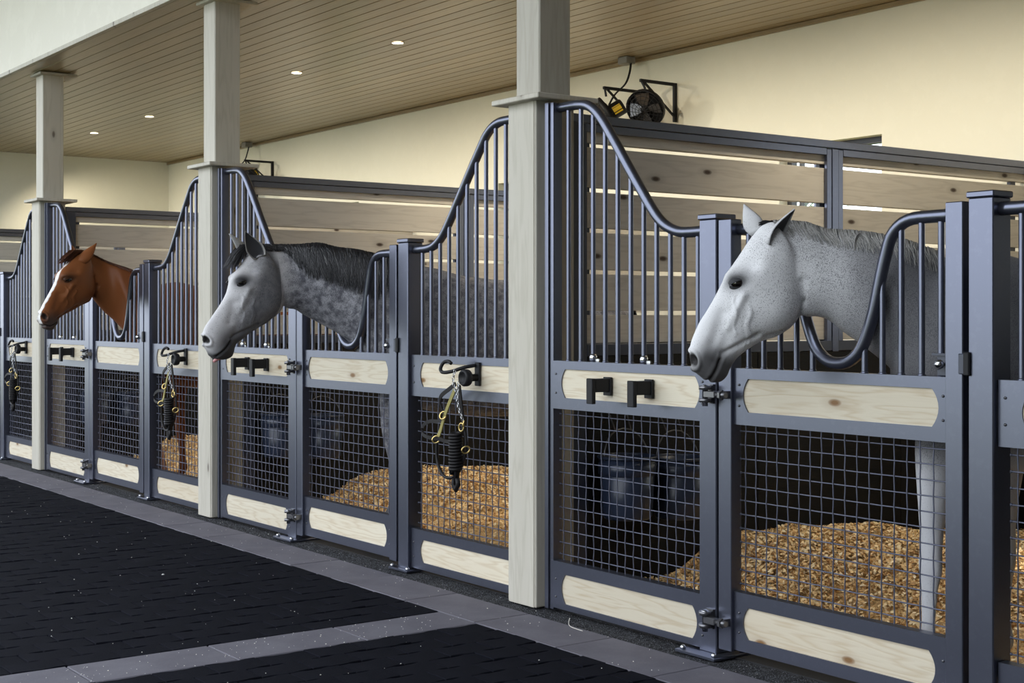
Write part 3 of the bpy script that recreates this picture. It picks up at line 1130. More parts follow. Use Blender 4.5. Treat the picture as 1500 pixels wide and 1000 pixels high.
def make_ear(base, tip, hw, depth, opendir, w0, w1, sink=0.16, n=9, m=10):
    """cupped ear in (a, z, w): base/tip (a, z); w0, w1 lateral of base, tip; opendir (a, z, w)"""
    P0 = np.array([base[0], base[1], w0])
    P1 = np.array([tip[0], tip[1], w1])
    P0 = P0 - (P1 - P0) * sink
    ax = P1 - P0
    L = np.linalg.norm(ax)
    ax /= L
    o = np.array(opendir, float)
    o -= ax * (o @ ax)
    o /= np.linalg.norm(o)
    sd = np.cross(ax, o)
    secs = []
    for i in range(n + 1):
        t = i / n
        c = P0 + ax * (L * t) + o * (-0.010 * math.sin(t * math.pi)) 
        wd = hw * (0.78 + 0.5 * math.sin(min(t * 2.2, 1) * math.pi * 0.5)) * (1 - t) ** 0.85 * (1 + 0.25 * math.sin(t * math.pi)) + 0.0018
        dp = depth * (1 - 0.85 * t) + 0.002
        th = 0.007 * (1 - 0.7 * t)
        sec = []
        for k in range(m + 1):
            a = math.pi * k / m
            sec.append(c + sd * (wd * math.cos(a)) - o * (dp * math.sin(a)) + o * dp * 0.3)
        for k in range(m, -1, -1):
            a = math.pi * k / m
            sec.append(c + sd * ((wd - th * 0.6) * math.cos(a)) - o * (max(dp - th, 0.0) * math.sin(a)) + o * dp * 0.3)
        secs.append(np.array(sec))
    return loft_sections(secs)

HEADSHAPE = [
    [0.9, 1.0, 1.0, 1.0, 0.9],      # muzzle end
    [0.85, 1.0, 1.0, 0.95, 0.85],
    [0.8, 1.0, 1.0, 0.95, 0.8],
    [0.75, 0.95, 1.0, 0.95, 0.75],
    [0.70, 0.92, 1.0, 0.92, 0.62],
    [0.68, 0.9, 1.0, 0.92, 0.60],
    [0.66, 0.9, 1.0, 0.95, 0.62],
    [0.68, 0.95, 1.0, 0.95, 0.66],
    [0.74, 1.0, 0.96, 0.90, 0.66],
    [0.74, 1.0, 0.95, 0.88, 0.66],
    [0.72, 1.0, 0.98, 0.88, 0.66],
    [0.75, 1.0, 1.0, 0.9, 0.7],
    [0.8, 1.0, 1.0, 0.95, 0.8],
]
def coat_material(name, rough, speck, blotch=None, sheen=0.0):
    m, nt, p = newmat(name)
    at = nt.nodes.new('ShaderNodeAttribute')
    at.attribute_name = 'coat'
    col = at.outputs['Color']
    tc_ = nt.nodes.new('ShaderNodeTexCoord')
    ob = tc_.outputs['Object']
    if blotch:
        n1 = nd(nt, 'ShaderNodeTexNoise', Scale=blotch[0], Detail=3.0, Roughness=0.6)
        nt.links.new(ob, n1.inputs['Vector'])
        r1 = ramp(nt, [(0.38, (1, 1, 1)), (0.62, (0, 0, 0))])
        nt.links.new(n1.outputs['Fac'], r1.inputs[0])
        m1 = nd(nt, 'ShaderNodeMath', _operation='MULTIPLY')
        nt.links.new(r1.outputs[0], m1.inputs[0])
        nt.links.new(at.outputs['Alpha'], m1.inputs[1])
        col = mixc(nt, col, blotch[1], mixf(nt, m1.outputs[0], blotch[2]))
    if speck:
        mp = nd(nt, 'ShaderNodeMapping')
        mp.inputs['Scale'].default_value = (1.0, 1.0, 0.42)
        mp.inputs['Rotation'].default_value = (0, 0.7, 0)
        nt.links.new(ob, mp.inputs['Vector'])
        nn = nd(nt, 'ShaderNodeTexNoise', Scale=speck[0], Detail=2.0, Roughness=0.65)
        nt.links.new(mp.outputs[0], nn.inputs['Vector'])
        big = nd(nt, 'ShaderNodeTexNoise', Scale=9.0, Detail=2.0)
        nt.links.new(ob, big.inputs['Vector'])
        s1 = nd(nt, 'ShaderNodeMath', _operation='MULTIPLY_ADD')
        s1.inputs[1].default_value = 0.13
        nt.links.new(at.outputs['Alpha'], s1.inputs[0])
        nt.links.new(nn.outputs['Fac'], s1.inputs[2])
        s2 = nd(nt, 'ShaderNodeMath', _operation='MULTIPLY_ADD')
        s2.inputs[1].default_value = 0.16
        nt.links.new(big.outputs['Fac'], s2.inputs[0])
        nt.links.new(s1.outputs[0], s2.inputs[2])
        rr = ramp(nt, [(speck[1], (0, 0, 0)), (speck[1] + 0.04, (1, 1, 1))])
        nt.links.new(s2.outputs[0], rr.inputs[0])
        col = mixc(nt, col, speck[2], mixf(nt, rr.outputs[0], speck[3]))
    nt.links.new(col, p.inputs['Base Color'])
    p.inputs['Roughness'].default_value = rough
    p.inputs['Sheen Weight'].default_value = sheen
    p.inputs['Specular IOR Level'].default_value = 0.16
    fn = nd(nt, 'ShaderNodeTexNoise', Scale=160.0, Detail=2.0)
    nt.links.new(ob, fn.inputs['Vector'])
    bump(nt, p, fn.outputs['Fac'], 0.15, 0.003)
    return m

def make_horse(h):
    head, neck, torso, legs = h['head'], h['neck'], h['torso'], h['legs']
    pieces = []
    # head
    rows = [list(r) + HEADSHAPE[i] for i, r in enumerate(head)]
    A = cr_resample(rows, 3)
    secs = [ring(r[0:2], r[2:4], r[4], r[5:], 32, 2.5) for r in A]
    pieces.append(loft_sections(secs))
    # neck
    A = cr_resample([list(r) for r in neck], 3)
    nsh = [0.55, 0.78, 1.0, 1.02, 0.85]
    pieces.append(loft_sections([ring(r[0:2], r[2:4], r[4], nsh, 28, 2.2) for r in A]))
    # neck into chest, torso
    A = cr_resample([list(r) for r in torso], 3)
    pieces.append(loft_sections([ring((r[0], r[1]), (r[0], r[2]), r[3], [0.8, 0.95, 1.0, 1.0, 0.9], 32, 2.2) for r in A]))
    for lg in legs:
        A = cr_resample([list(j) for j in lg], 3)
        secs = []
        for a, z, w, ra, rw in A:
            secs.append(np.array([(a + ra * math.cos(t), z, w + rw * math.sin(t)) for t in np.linspace(0, 2 * math.pi, 14, endpoint=False)]))
        pieces.append(loft_sections(secs))
    V, F = [], []
    for v, f in pieces:
        b = len(V)
        V += [tuple(map(float, q)) for q in v]
        F += [tuple(b + i for i in q) for q in f]
    me = bpy.data.meshes.new('tmp')
    me.from_pydata(V, [], F)
    bm = bmesh.new()
    bm.from_mesh(me)
    bmesh.ops.recalc_face_normals(bm, faces=bm.faces)
    bm.to_mesh(me)
    bm.free()
    ob = link('tmp', me)
    md = ob.modifiers.new('r', 'REMESH')
    md.mode = 'VOXEL'
    md.voxel_size = 0.0085
    bpy.context.view_layer.update()
    dg = bpy.context.evaluated_depsgraph_get()
    me2 = bpy.data.meshes.new_from_object(ob.evaluated_get(dg))
    bpy.data.objects.remove(ob)
    bm = bmesh.new()
    bm.from_mesh(me2)
    ph = h['poll']
    ed = [e for e in bm.edges if all(vv.co.x < ph[0] + 0.17 and vv.co.y > ph[1] - 0.72 for vv in e.verts)]
    bmesh.ops.subdivide_edges(bm, edges=ed, cuts=1, use_grid_fill=True)
    bm.to_mesh(me2)
    bm.free()
    n = len(me2.vertices)
    co = np.empty(n * 3, np.float64)
    me2.vertices.foreach_get('co', co)
    co = co.reshape(-1, 3)
    eg = np.empty(len(me2.edges) * 2, np.int64)
    me2.edges.foreach_get('vertices', eg)
    eg = eg.reshape(-1, 2)
    deg = np.bincount(eg.ravel(), minlength=n).astype(float)
    deg[deg == 0] = 1
    def smooth(it, f=0.5, mask=None):
        nonlocal co
        for _ in range(it):
            acc = np.stack([np.bincount(eg[:, 0], co[eg[:, 1], c], n) + np.bincount(eg[:, 1], co[eg[:, 0], c], n) for c in range(3)], 1)
            d = (acc / deg[:, None] - co) * f
            if mask is not None:
                d *= mask[:, None]
            co = co + d
    smooth(9)
    def normals():
        me2.vertices.foreach_set('co', co.ravel())
        me2.update()
        nr = np.empty(n * 3, np.float32)
        me2.vertex_normals.foreach_get('vector', nr)
        return nr.reshape(-1, 3).astype(float)
    P2 = co[:, :2].copy()
    # head axis coordinates
    P = np.array(h['poll'])
    Mz = np.array(h['muzzle'])
    ax = (Mz - P)
    HL = np.linalg.norm(ax)
    ax = ax / HL
    nrm = np.array([ax[1], -ax[0]])        # towards the forehead side
    if nrm[0] > 0:
        nrm = -nrm
    def sh(pts):
        d = pts - P
        return d @ ax / HL, d @ nrm
    s, hh = sh(P2)
    c0_, c1_ = np.array(h['cut'][0]), np.array(h['cut'][1])
    cd_ = (c1_ - c0_) / np.linalg.norm(c1_ - c0_)
    cn_ = np.array([-cd_[1], cd_[0]])
    if cn_[0] < 0:
        cn_ = -cn_
    def cutdist(q):
        return (q - c0_) @ cn_
    cdist = cutdist(P2)
    ishead = (s > -0.1) & (s < 1.25) & (P2[:, 0] < P[0] + 0.13)
    D = np.zeros(n)
    lat = np.abs(co[:, 2])
    nr = normals()
    sideness = np.clip(np.abs(nr[:, 2]) * 1.6, 0, 1)
    E = np.array(h['eye'])
    dE = P2 - E
    # coordinates at the eye, u along the face, q across
    exd = np.array(h.get('eyedir', (-0.96, -0.28)))
    exd = exd / np.linalg.norm(exd)
    eyd = np.array([-exd[1], exd[0]])
    if eyd[1] < 0:
        eyd = -eyd
    eu = dE @ exd
    eq = dE @ eyd
    r2 = eu ** 2 + eq ** 2
    on = ishead * (1 - sst(cdist, -0.01, 0.05))
    D += on * sideness * (0.012 * gauss((eu / 1.5) ** 2 + (eq - 0.030) ** 2, 0.024))          # brow
    D += on * sideness * (0.006 * gauss(r2, 0.040))
    D -= on * sideness * (0.016 * gauss((eu / 1.5) ** 2 + eq ** 2, 0.021))                    # socket
    D -= on * sideness * 0.012 * gauss((eu + 0.06) ** 2 * 0.8 + (eq - 0.055) ** 2, 0.030)      # hollow above the eye
    # facial crest below the eye
    c0 = E + ax * 0.035 - nrm * 0.035
    c1 = E + ax * 0.17 - nrm * 0.030
    d, t = seg_dist(P2, c0, c1)
    D += on * sideness * 0.011 * gauss(d ** 2, 0.014) * (1 - 0.4 * t)
    d2_, t = seg_dist(P2, c1, c1 + ax * 0.12 - nrm * 0.02)
    D -= on * sideness * 0.010 * gauss(d2_ ** 2, 0.028)
    # side of nose hollow
    d, t = seg_dist(P2, E + ax * 0.13 + nrm * 0.01, E + ax * 0.24 + nrm * 0.0)
    D -= on * sideness * 0.010 * gauss(d ** 2, 0.022)
    # jowl rim groove
    jl = h['jowl']
    for (a0, b0) in zip(jl, jl[1:]):
        d, t = seg_dist(P2, a0, b0)
        D -= np.maximum(on, 0.8 * ishead) * sideness * 0.013 * gauss(d ** 2, 0.013)
    jm = (np.array(jl[len(jl) // 2]) + E) / 2 * 0.6 + np.array(jl[len(jl) // 2]) * 0.4
    D += on * sideness * 0.012 * gauss(((P2 - jm) ** 2).sum(1), 0.075)                          # cheek muscle
    # jaw groove from mouth corner to jowl front
    d, t = seg_dist(P2, h['mouth'][0] - ax * 0.02, np.array(jl[0]) + nrm * 0.035)
    D -= on * sideness * 0.009 * gauss(d ** 2, 0.010)
    # facial veins
    jf = np.array(jl[0])
    for (p_, q_, k_) in ((0.25, 0.55, 0.035), (0.45, 0.72, 0.01), (0.30, 0.62, -0.015)):
        va = E + (jf - E) * p_ + ax * 0.02 + nrm * k_
        vb = E + (jf - E) * q_ + ax * 0.10 + nrm * k_
        d, t = seg_dist(P2 + 0.006 * np.stack([np.sin(P2[:, 1] * 70), np.cos(P2[:, 0] * 60)], 1), va, vb)
        D += on * sideness * 0.0035 * gauss(d ** 2, 0.005)
    # nostril
    N0 = np.array(h['nostril'])
    na = h.get('nostril_axis', (0.35, 0.94))
    na = np.array(na) / np.linalg.norm(na)
    nb_ = np.array([na[1], -na[0]])
    dn = P2 - N0
    n1, n2 = dn @ na, dn @ nb_
    rn = np.sqrt((n1 / 0.027) ** 2 + (n2 / 0.014) ** 2)
    D += on * 0.0075 * np.exp(-((rn - 1.35) / 0.40) ** 2) * (lat > 0.012)
    D -= on * 0.020 * np.clip(1.05 - rn, 0, 1) * (lat > 0.012)
    # mouth line
    ml = h['mouth']
    mdist = np.full(n, 9.0)
    for a0, b0 in zip(ml, ml[1:]):
        d, t = seg_dist(P2, a0, b0)
        mdist = np.minimum(mdist, d)
    D -= on * 0.0085 * gauss(mdist ** 2, 0.0055)
    D += on * 0.003 * gauss((mdist - 0.014) ** 2, 0.008)
    # veins and muscle relief on neck and shoulder
    rel = np.array([noise.noise(Vector((q[0] * 9, q[1] * 9, q[2] * 7))) for q in co[::1]]) if n < 400000 else np.zeros(n)
    D += 0.0035 * rel * (1.0 - 0.65 * on)
    co = co + nr * D[:, None]
    hm = np.where(ishead, 1.0, 0.3)
    smooth(1, 0.35)
    # ---- colour
    C = np.zeros((n, 4))
    f = h['coat'](s, hh, P2, lat, on, np.clip(1.25 * gauss((eu / 1.35) ** 2 + (eq - 0.006) ** 2, 0.034), 0, 1) * on * sideness, rn, mdist, co)
    C[:] = f
    extraV, extraF, extraC = [], [], []
    nv = n
    polys = [tuple(p.vertices) for p in me2.polygons]
    def addgeo(v, fcs, col):
        nonlocal nv
        extraV.extend([tuple(map(float, q)) for q in v])
        extraF.extend([tuple(nv + i for i in q) for q in fcs])
        extraC.extend([col(q) if callable(col) else col for q in v])
        nv += len(v)
    for er in h['ears']:
        v, f = make_ear(*er['geo'])
        nsec = 22
        cols = [er['in'] if (i % nsec) > 10 and (i % nsec) < 22 and i < len(v) - 2 and 1 < (i % nsec) - 11 < 9 else er['out'] for i in range(len(v))]
        it = iter(cols)
        addgeo(v, f, lambda q: next(it))
    # eyes: position on the surface
    sel = np.where((r2 < 0.007 ** 2) & ishead)[0]
    wl = np.median(np.abs(co[sel, 2])) if len(sel) else 0.085
    eyes = []
    for sg in (1, -1):
        ec = np.array([E[0], E[1], sg * (wl - 0.0085)])
        eyes.append(ec)
        # lids: patches of a slightly larger ball, above and below the eye
        v, f = [], []
        for (phi0, phi1) in ((0.28, 1.9), (-1.9, -0.55)):
            b = len(v)
            nu, nvv = 12, 7
            for i in range(nu + 1):
                lam = -1.25 + 2.5 * i / nu
                for j in range(nvv + 1):
                    pin = 1 - (lam / 1.25) ** 2
                    lo = phi0 * pin if phi0 > 0 else phi0
                    hi2 = phi1 if phi0 > 0 else -0.55 * pin - 0.0
                    ph_ = lo + (hi2 - lo) * j / nvv
                    rr_ = 0.0285
                    uu = rr_ * 1.25 * math.sin(lam)
                    qq = rr_ * 0.92 * math.cos(lam) * math.sin(ph_)
                    ww = rr_ * 0.80 * math.cos(lam) * math.cos(ph_)
                    pos = np.array([*(exd * uu + eyd * qq), sg * ww]) + ec
                    v.append(pos)
            for i in range(nu):
                for j in range(nvv):
                    f.append((b + i * (nvv + 1) + j, b + (i + 1) * (nvv + 1) + j, b + (i + 1) * (nvv + 1) + j + 1, b + i * (nvv + 1) + j + 1))
        addgeo(v, f, h['lid'])
    if extraV:
        co = np.vstack([co, np.array(extraV)])
        C = np.vstack([C, np.array(extraC)])
    # ---- turn the head about the poll
    phi = R(h['turn'])
    ap = h['pivot']
    def bend(p):
        p = np.array(p, float)
        a, z, w = p[..., 0].copy(), p[..., 1], p[..., 2].copy()
        amp = 1 - sst(cutdist(np.stack([a, z], -1)), 0.0, 0.24)
        an = phi * amp
        st = 1.0 / math.cos(phi)
        da = (a - ap) * (1 + (st - 1) * amp)
        na_ = ap + da * np.cos(an) + w * np.sin(an)
        nw = w * np.cos(an) - da * np.sin(an)
        out = np.stack([na_, z, nw], -1)
        return out
    # local axes: x = a, y = -w, z = z
    def loc(p):
        q = bend(p)
        return np.stack([q[..., 0], -q[..., 2], q[..., 1]], -1)
    L = loc(co)
    me3 = bpy.data.meshes.new('horse')
    me3.from_pydata([tuple(q) for q in L], [], polys + extraF)
    bm = bmesh.new()
    bm.from_mesh(me3)
    bmesh.ops.recalc_face_normals(bm, faces=bm.faces)
    bm.to_mesh(me3)
    bm.free()
    me3.polygons.foreach_set('use_smooth', [True] * len(me3.polygons))
    ca = me3.color_attributes.new('coat', 'FLOAT_COLOR', 'POINT')
    ca.data.foreach_set('color', C.astype(np.float32).ravel())
    me3.materials.append(h['mat'])
    ob = link('horse', me3, None, (h['V'][0], h['V'][1], 0))
    ob.rotation_euler = (0, 0, R(h['ang']))
    tag(ob, h['label'], 'horse', 'horses')
    for ec in eyes:
        mb = MB()
        prof = [(0.0265 * math.sin(t), -0.0265 * math.cos(t)) for t in np.linspace(0, math.pi, 13)]
        mb.lathe([(max(r_, 1e-5), z_) for r_, z_ in prof], (0, 0, 0), (0, 0, 1), 20)
        c = loc(ec[None])[0]
        eo = link('eye', mb.mesh('eye', M['eye']), ob, tuple(c))
        eo.scale = (1.0, 0.78, 0.9)
    def strands(name, paths, r0, mat):
        mb = MB()
        for p in paths:
            q = loc(np.array(p))
            m_ = len(q)
            rr = [max(r0 * (1 - 0.75 * (i / (m_ - 1)) ** 1.5), 0.0006) for i in range(m_)]
            mb.tube([tuple(x_) for x_ in q], rr, 4, False)
        o = link(name, mb.mesh(name, mat, fix=False), ob)
        return o
    NA = cr_resample([list(r) for r in neck], 6)
    def neck_pt(t, u, lift):
        """t 0..1 along the neck from poll, u 0 crest .. 1 throat; signed side by lift sign handled by caller"""
        i = t * (len(NA) - 1)
        i0 = int(min(i, len(NA) - 2))
        r = NA[i0] + (NA[i0 + 1] - NA[i0]) * (i - i0)
        env = max(0.0, 1 - abs(2 * u - 1) ** 2.2) ** (1 / 2.2)
        w = r[4] * env * np.interp(u, np.linspace(0, 1, 5), [0.55, 0.78, 1.0, 1.02, 0.85])
        return np.array([r[0] + (r[2] - r[0]) * u, r[1] + (r[3] - r[1]) * u, w + lift])
    h['hair'](strands, neck_pt, h)
    rg = random.Random(3)
    ta = torso[-1][0] - 0.03
    T = []
    for i in range(160):
        w_ = rg.uniform(-0.03, 0.03)
        sp = rg.uniform(-0.05, 0.05)
        T.append([(ta - 0.03, 1.46 + rg.uniform(-0.03, 0.02), w_ * 0.6), (ta + 0.05, 1.44, w_), (ta + 0.09, 1.25, w_ * 1.5 + sp * 0.3), (ta + 0.08 + sp * 0.3, 0.95, w_ * 1.7 + sp * 0.6), (ta + 0.06 + sp * 0.5, rg.uniform(0.5, 0.7), w_ * 1.3 + sp)])
    strands('tail', T, 0.005, h['tail'])
    return ob, loc

def mixv(a, b, t):
    t = np.clip(t, 0, 1)[:, None]
    return np.array(a) * (1 - t) + np.array(b) * t

def sst(x, a, b):
    t = np.clip((x - a) / (b - a), 0, 1)
    return t * t * (3 - 2 * t)

def coat_white(s, hh, P2, lat, ishead, eye, rn, md, co):
    n = len(s)
    face = ishead
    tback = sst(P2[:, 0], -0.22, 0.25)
    c = mixv((0.70, 0.70, 0.715), (0.17, 0.17, 0.18), tback)  # grey towards the body; stall shade there is painted into the coat colour
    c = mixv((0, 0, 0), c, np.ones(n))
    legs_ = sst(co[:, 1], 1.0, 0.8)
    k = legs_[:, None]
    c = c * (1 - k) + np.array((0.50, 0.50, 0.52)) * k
    low = sst(s, 0.73, 0.88) * sst(hh, 0.100, 0.030)
    muz = np.clip(sst(s, 0.95, 1.03) + low, 0, 1) * face * 0.93
    k = muz[:, None]
    c = c * (1 - k) + np.array((0.040, 0.038, 0.040)) * k
    k = np.clip(np.clip(1.1 - rn, 0, 1) * 3, 0, 1)[:, None] * face[:, None]
    c = c * (1 - k) + np.array((0.02, 0.018, 0.018)) * k
    k = (eye * 0.9)[:, None]
    c = c * (1 - k) + np.array((0.07, 0.07, 0.075)) * k
    k = (gauss(md ** 2, 0.006) * face * 0.85)[:, None]
    c = c * (1 - k) + np.array((0.03, 0.025, 0.025)) * k
    dens = (1 - legs_) * np.clip(0.22 + 0.55 * sst(P2[:, 0], -0.45, -0.05) + 0.25 * tback, 0, 1) * (1 - muz)
    dens = dens * (1 - 0.8 * face * sst(hh, 0.02, 0.09) * sst(s, 0.35, 0.5)) * (1 - 0.6 * face * sst(s, 0.6, 0.8))
    return np.concatenate([c, dens[:, None]], 1)

def coat_dapple(s, hh, P2, lat, ishead, eye, rn, md, co):
    n = len(s)
    face = ishead
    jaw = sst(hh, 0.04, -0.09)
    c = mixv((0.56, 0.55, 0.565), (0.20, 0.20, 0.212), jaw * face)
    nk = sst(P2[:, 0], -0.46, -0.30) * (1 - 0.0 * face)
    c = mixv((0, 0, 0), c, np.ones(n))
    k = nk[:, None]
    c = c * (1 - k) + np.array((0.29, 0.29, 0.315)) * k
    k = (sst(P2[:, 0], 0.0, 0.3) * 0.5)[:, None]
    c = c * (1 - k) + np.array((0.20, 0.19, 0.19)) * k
    muz = np.clip(sst(s, 0.96, 1.03) + sst(s, 0.66, 0.88) * sst(hh, 0.095, 0.0), 0, 1) * face
    k = (muz * 0.92)[:, None]
    c = c * (1 - k) + np.array((0.022, 0.021, 0.023)) * k
    k = np.clip(np.clip(1.1 - rn, 0, 1) * 3, 0, 1)[:, None] * face[:, None]
    c = c * (1 - k) + np.array((0.015, 0.013, 0.013)) * k
    k = (eye * 0.92)[:, None]
    c = c * (1 - k) + np.array((0.04, 0.04, 0.045)) * k
    k = (gauss(md ** 2, 0.006) * face * 0.9)[:, None]
    c = c * (1 - k) + np.array((0.02, 0.018, 0.018)) * k
    dens = np.clip(0.15 + 0.75 * nk + 0.25 * jaw * face, 0, 1) * (1 - muz) * (1 - 0.7 * face * sst(hh, 0.0, 0.07))
    return np.concatenate([c, dens[:, None]], 1)

def coat_chestnut(s, hh, P2, lat, ishead, eye, rn, md, co):
    n = len(s)
    face = ishead
    c = mixv((0.20, 0.068, 0.022), (0.15, 0.048, 0.016), sst(P2[:, 0], -0.2, 0.1))
    muz = np.clip(sst(s, 0.95, 1.03) + sst(s, 0.74, 0.93) * sst(hh, 0.085, 0.01), 0, 1) * face
    k = (muz * 0.92)[:, None]
    c = c * (1 - k) + np.array((0.05, 0.04, 0.037)) * k
    # white blaze down the front of the face
    wdt = np.interp(s, [0.10, 0.14, 0.22, 0.25, 0.29, 0.36, 0.6, 0.85, 1.0, 1.06], [0.0, 0.016, 0.011, 0.003, 0.009, 0.016, 0.018, 0.016, 0.021, 0.016])
    wob = 0.0015 * np.sin(s * 40) + 0.0012 * np.sin(s * 83)
    topm = sst(hh, 0.02, 0.045)
    bl = sst(wdt + wob - lat, -0.003, 0.003) * topm * face * sst(s, 0.09, 0.12) * (1 - sst(s, 1.04, 1.07))
    k = bl[:, None]
    c = c * (1 - k) + np.array((0.80, 0.79, 0.78)) * k
    k = np.clip(np.clip(1.1 - rn, 0, 1) * 3, 0, 1)[:, None] * face[:, None]
    c = c * (1 - k) + np.array((0.02, 0.012, 0.01)) * k
    k = (eye * 0.8)[:, None]
    c = c * (1 - k) + np.array((0.03, 0.014, 0.008)) * k
    k = (gauss(md ** 2, 0.006) * face * 0.85)[:, None]
    c = c * (1 - k) + np.array((0.02, 0.014, 0.012)) * k
    return np.concatenate([c, np.zeros((n, 1))], 1)

def leg_front(a, w, fwd=0.0, s=1.0):
    return [(a + 0.10, 1.20, w * 0.85, 0.12, 0.07), (a + 0.04, 1.0, w, 0.10, 0.075), (a + 0.01, 0.84, w, 0.072, 0.058), (a, 0.66, w, 0.052, 0.046), (a + fwd * 0.3, 0.52, w, 0.046, 0.042), (a + fwd * 0.35, 0.46, w, 0.047, 0.043), (a + fwd * 0.5, 0.38, w, 0.033, 0.029),
            (a + fwd * 0.8, 0.22, w, 0.031, 0.027), (a + fwd * 0.9, 0.15, w, 0.040, 0.034), (a + fwd - 0.025, 0.10, w, 0.032, 0.030), (a + fwd - 0.04, 0.07, w, 0.046, 0.042), (a + fwd - 0.055, 0.0, w, 0.062, 0.055)]
def leg_hind(a, w):
    return [(a + 0.02, 1.25, w * 0.8, 0.19, 0.09), (a - 0.02, 1.05, w, 0.17, 0.085), (a - 0.05, 0.88, w, 0.12, 0.07), (a + 0.03, 0.70, w, 0.075, 0.055), (a + 0.10, 0.56, w, 0.056, 0.044), (a + 0.105, 0.50, w, 0.052, 0.040), (a + 0.08, 0.40, w, 0.036, 0.032),
            (a + 0.06, 0.22, w, 0.034, 0.030), (a + 0.05, 0.15, w, 0.042, 0.036), (a + 0.02, 0.10, w, 0.034, 0.032), (a + 0.0, 0.07, w, 0.048, 0.044), (a - 0.015, 0.0, w, 0.062, 0.055)]
def torso_at(da, dz):
    rows = [(0.16, 1.40, 1.06, 0.10), (0.22, 1.50, 0.99, 0.155), (0.34, 1.60, 0.90, 0.21), (0.52, 1.625, 0.84, 0.245), (0.75, 1.57, 0.80, 0.285), (1.05, 1.545, 0.80, 0.30), (1.35, 1.575, 0.86, 0.28), (1.58, 1.55, 0.96, 0.24), (1.72, 1.46, 1.08, 0.17), (1.78, 1.38, 1.16, 0.09)]
    return [(a + da, t + dz, b, w) for a, t, b, w in rows]

head0 = [(-0.542, 1.203, -0.504, 1.168, 0.03), (-0.552, 1.25, -0.449, 1.15, 0.047), (-0.548, 1.299, -0.414, 1.171, 0.054), (-0.535, 1.338, -0.398, 1.205, 0.052), (-0.517, 1.38, -0.373, 1.243, 0.054), (-0.49, 1.422, -0.332, 1.277, 0.06), (-0.461, 1.472, -0.282, 1.308, 0.07), (-0.428, 1.535, -0.227, 1.324, 0.083), (-0.396, 1.59, -0.17, 1.36, 0.1), (-0.362, 1.64, -0.137, 1.406, 0.102), (-0.323, 1.7, -0.126, 1.463, 0.095), (-0.28, 1.75, -0.125, 1.528, 0.085), (-0.24, 1.765, -0.149, 1.606, 0.07)]
neck0 = [(-0.248, 1.76, -0.158, 1.463, 0.065), (-0.192, 1.76, -0.123, 1.406, 0.075), (-0.114, 1.753, -0.079, 1.401, 0.085), (-0.043, 1.729, -0.025, 1.386, 0.09), (0.025, 1.723, 0.026, 1.344, 0.1), (0.094, 1.717, 0.087, 1.301, 0.105), (0.177, 1.703, 0.15, 1.249, 0.115), (0.277, 1.677, 0.212, 1.193, 0.14), (0.385, 1.635, 0.262, 1.116, 0.17)]
head1 = [(-0.799, 1.187, -0.772, 1.156, 0.03), (-0.824, 1.234, -0.724, 1.151, 0.047), (-0.837, 1.281, -0.677, 1.17, 0.054), (-0.823, 1.339, -0.658, 1.236, 0.052), (-0.797, 1.382, -0.624, 1.263, 0.054), (-0.762, 1.436, -0.584, 1.298, 0.06), (-0.734, 1.479, -0.54, 1.326, 0.07), (-0.701, 1.543, -0.486, 1.357, 0.083), (-0.681, 1.622, -0.435, 1.401, 0.1), (-0.639, 1.678, -0.396, 1.453, 0.102), (-0.603, 1.731, -0.387, 1.505, 0.095), (-0.563, 1.787, -0.392, 1.566, 0.085), (-0.528, 1.808, -0.42, 1.633, 0.07)]
neck1 = [(-0.538, 1.807, -0.408, 1.493, 0.065), (-0.476, 1.81, -0.358, 1.445, 0.075), (-0.397, 1.812, -0.315, 1.441, 0.085), (-0.286, 1.815, -0.248, 1.397, 0.095), (-0.174, 1.822, -0.166, 1.348, 0.1), (-0.065, 1.798, -0.078, 1.3, 0.105), (0.036, 1.787, -0.005, 1.251, 0.115), (0.137, 1.767, 0.051, 1.17, 0.14), (0.259, 1.739, 0.116, 1.068, 0.17)]
head2 = [(-0.594, 1.362, -0.553, 1.298, 0.03), (-0.598, 1.398, -0.509, 1.287, 0.047), (-0.591, 1.43, -0.481, 1.324, 0.054), (-0.572, 1.477, -0.461, 1.372, 0.052), (-0.547, 1.53, -0.416, 1.409, 0.054), (-0.521, 1.583, -0.367, 1.436, 0.06), (-0.498, 1.626, -0.319, 1.463, 0.07), (-0.474, 1.68, -0.272, 1.49, 0.083), (-0.453, 1.739, -0.23, 1.512, 0.1), (-0.413, 1.789, -0.205, 1.566, 0.102), (-0.369, 1.839, -0.197, 1.637, 0.095), (-0.316, 1.889, -0.205, 1.702, 0.085), (-0.274, 1.913, -0.231, 1.751, 0.07)]
neck2 = [(-0.292, 1.917, -0.211, 1.588, 0.065), (-0.25, 1.908, -0.176, 1.523, 0.075), (-0.192, 1.883, -0.147, 1.485, 0.085), (-0.124, 1.846, -0.096, 1.42, 0.095), (-0.056, 1.819, -0.051, 1.371, 0.1), (0.012, 1.798, -0.004, 1.316, 0.105), (0.076, 1.777, 0.038, 1.261, 0.115), (0.14, 1.75, 0.075, 1.179, 0.14), (0.22, 1.706, 0.123, 1.085, 0.17)]

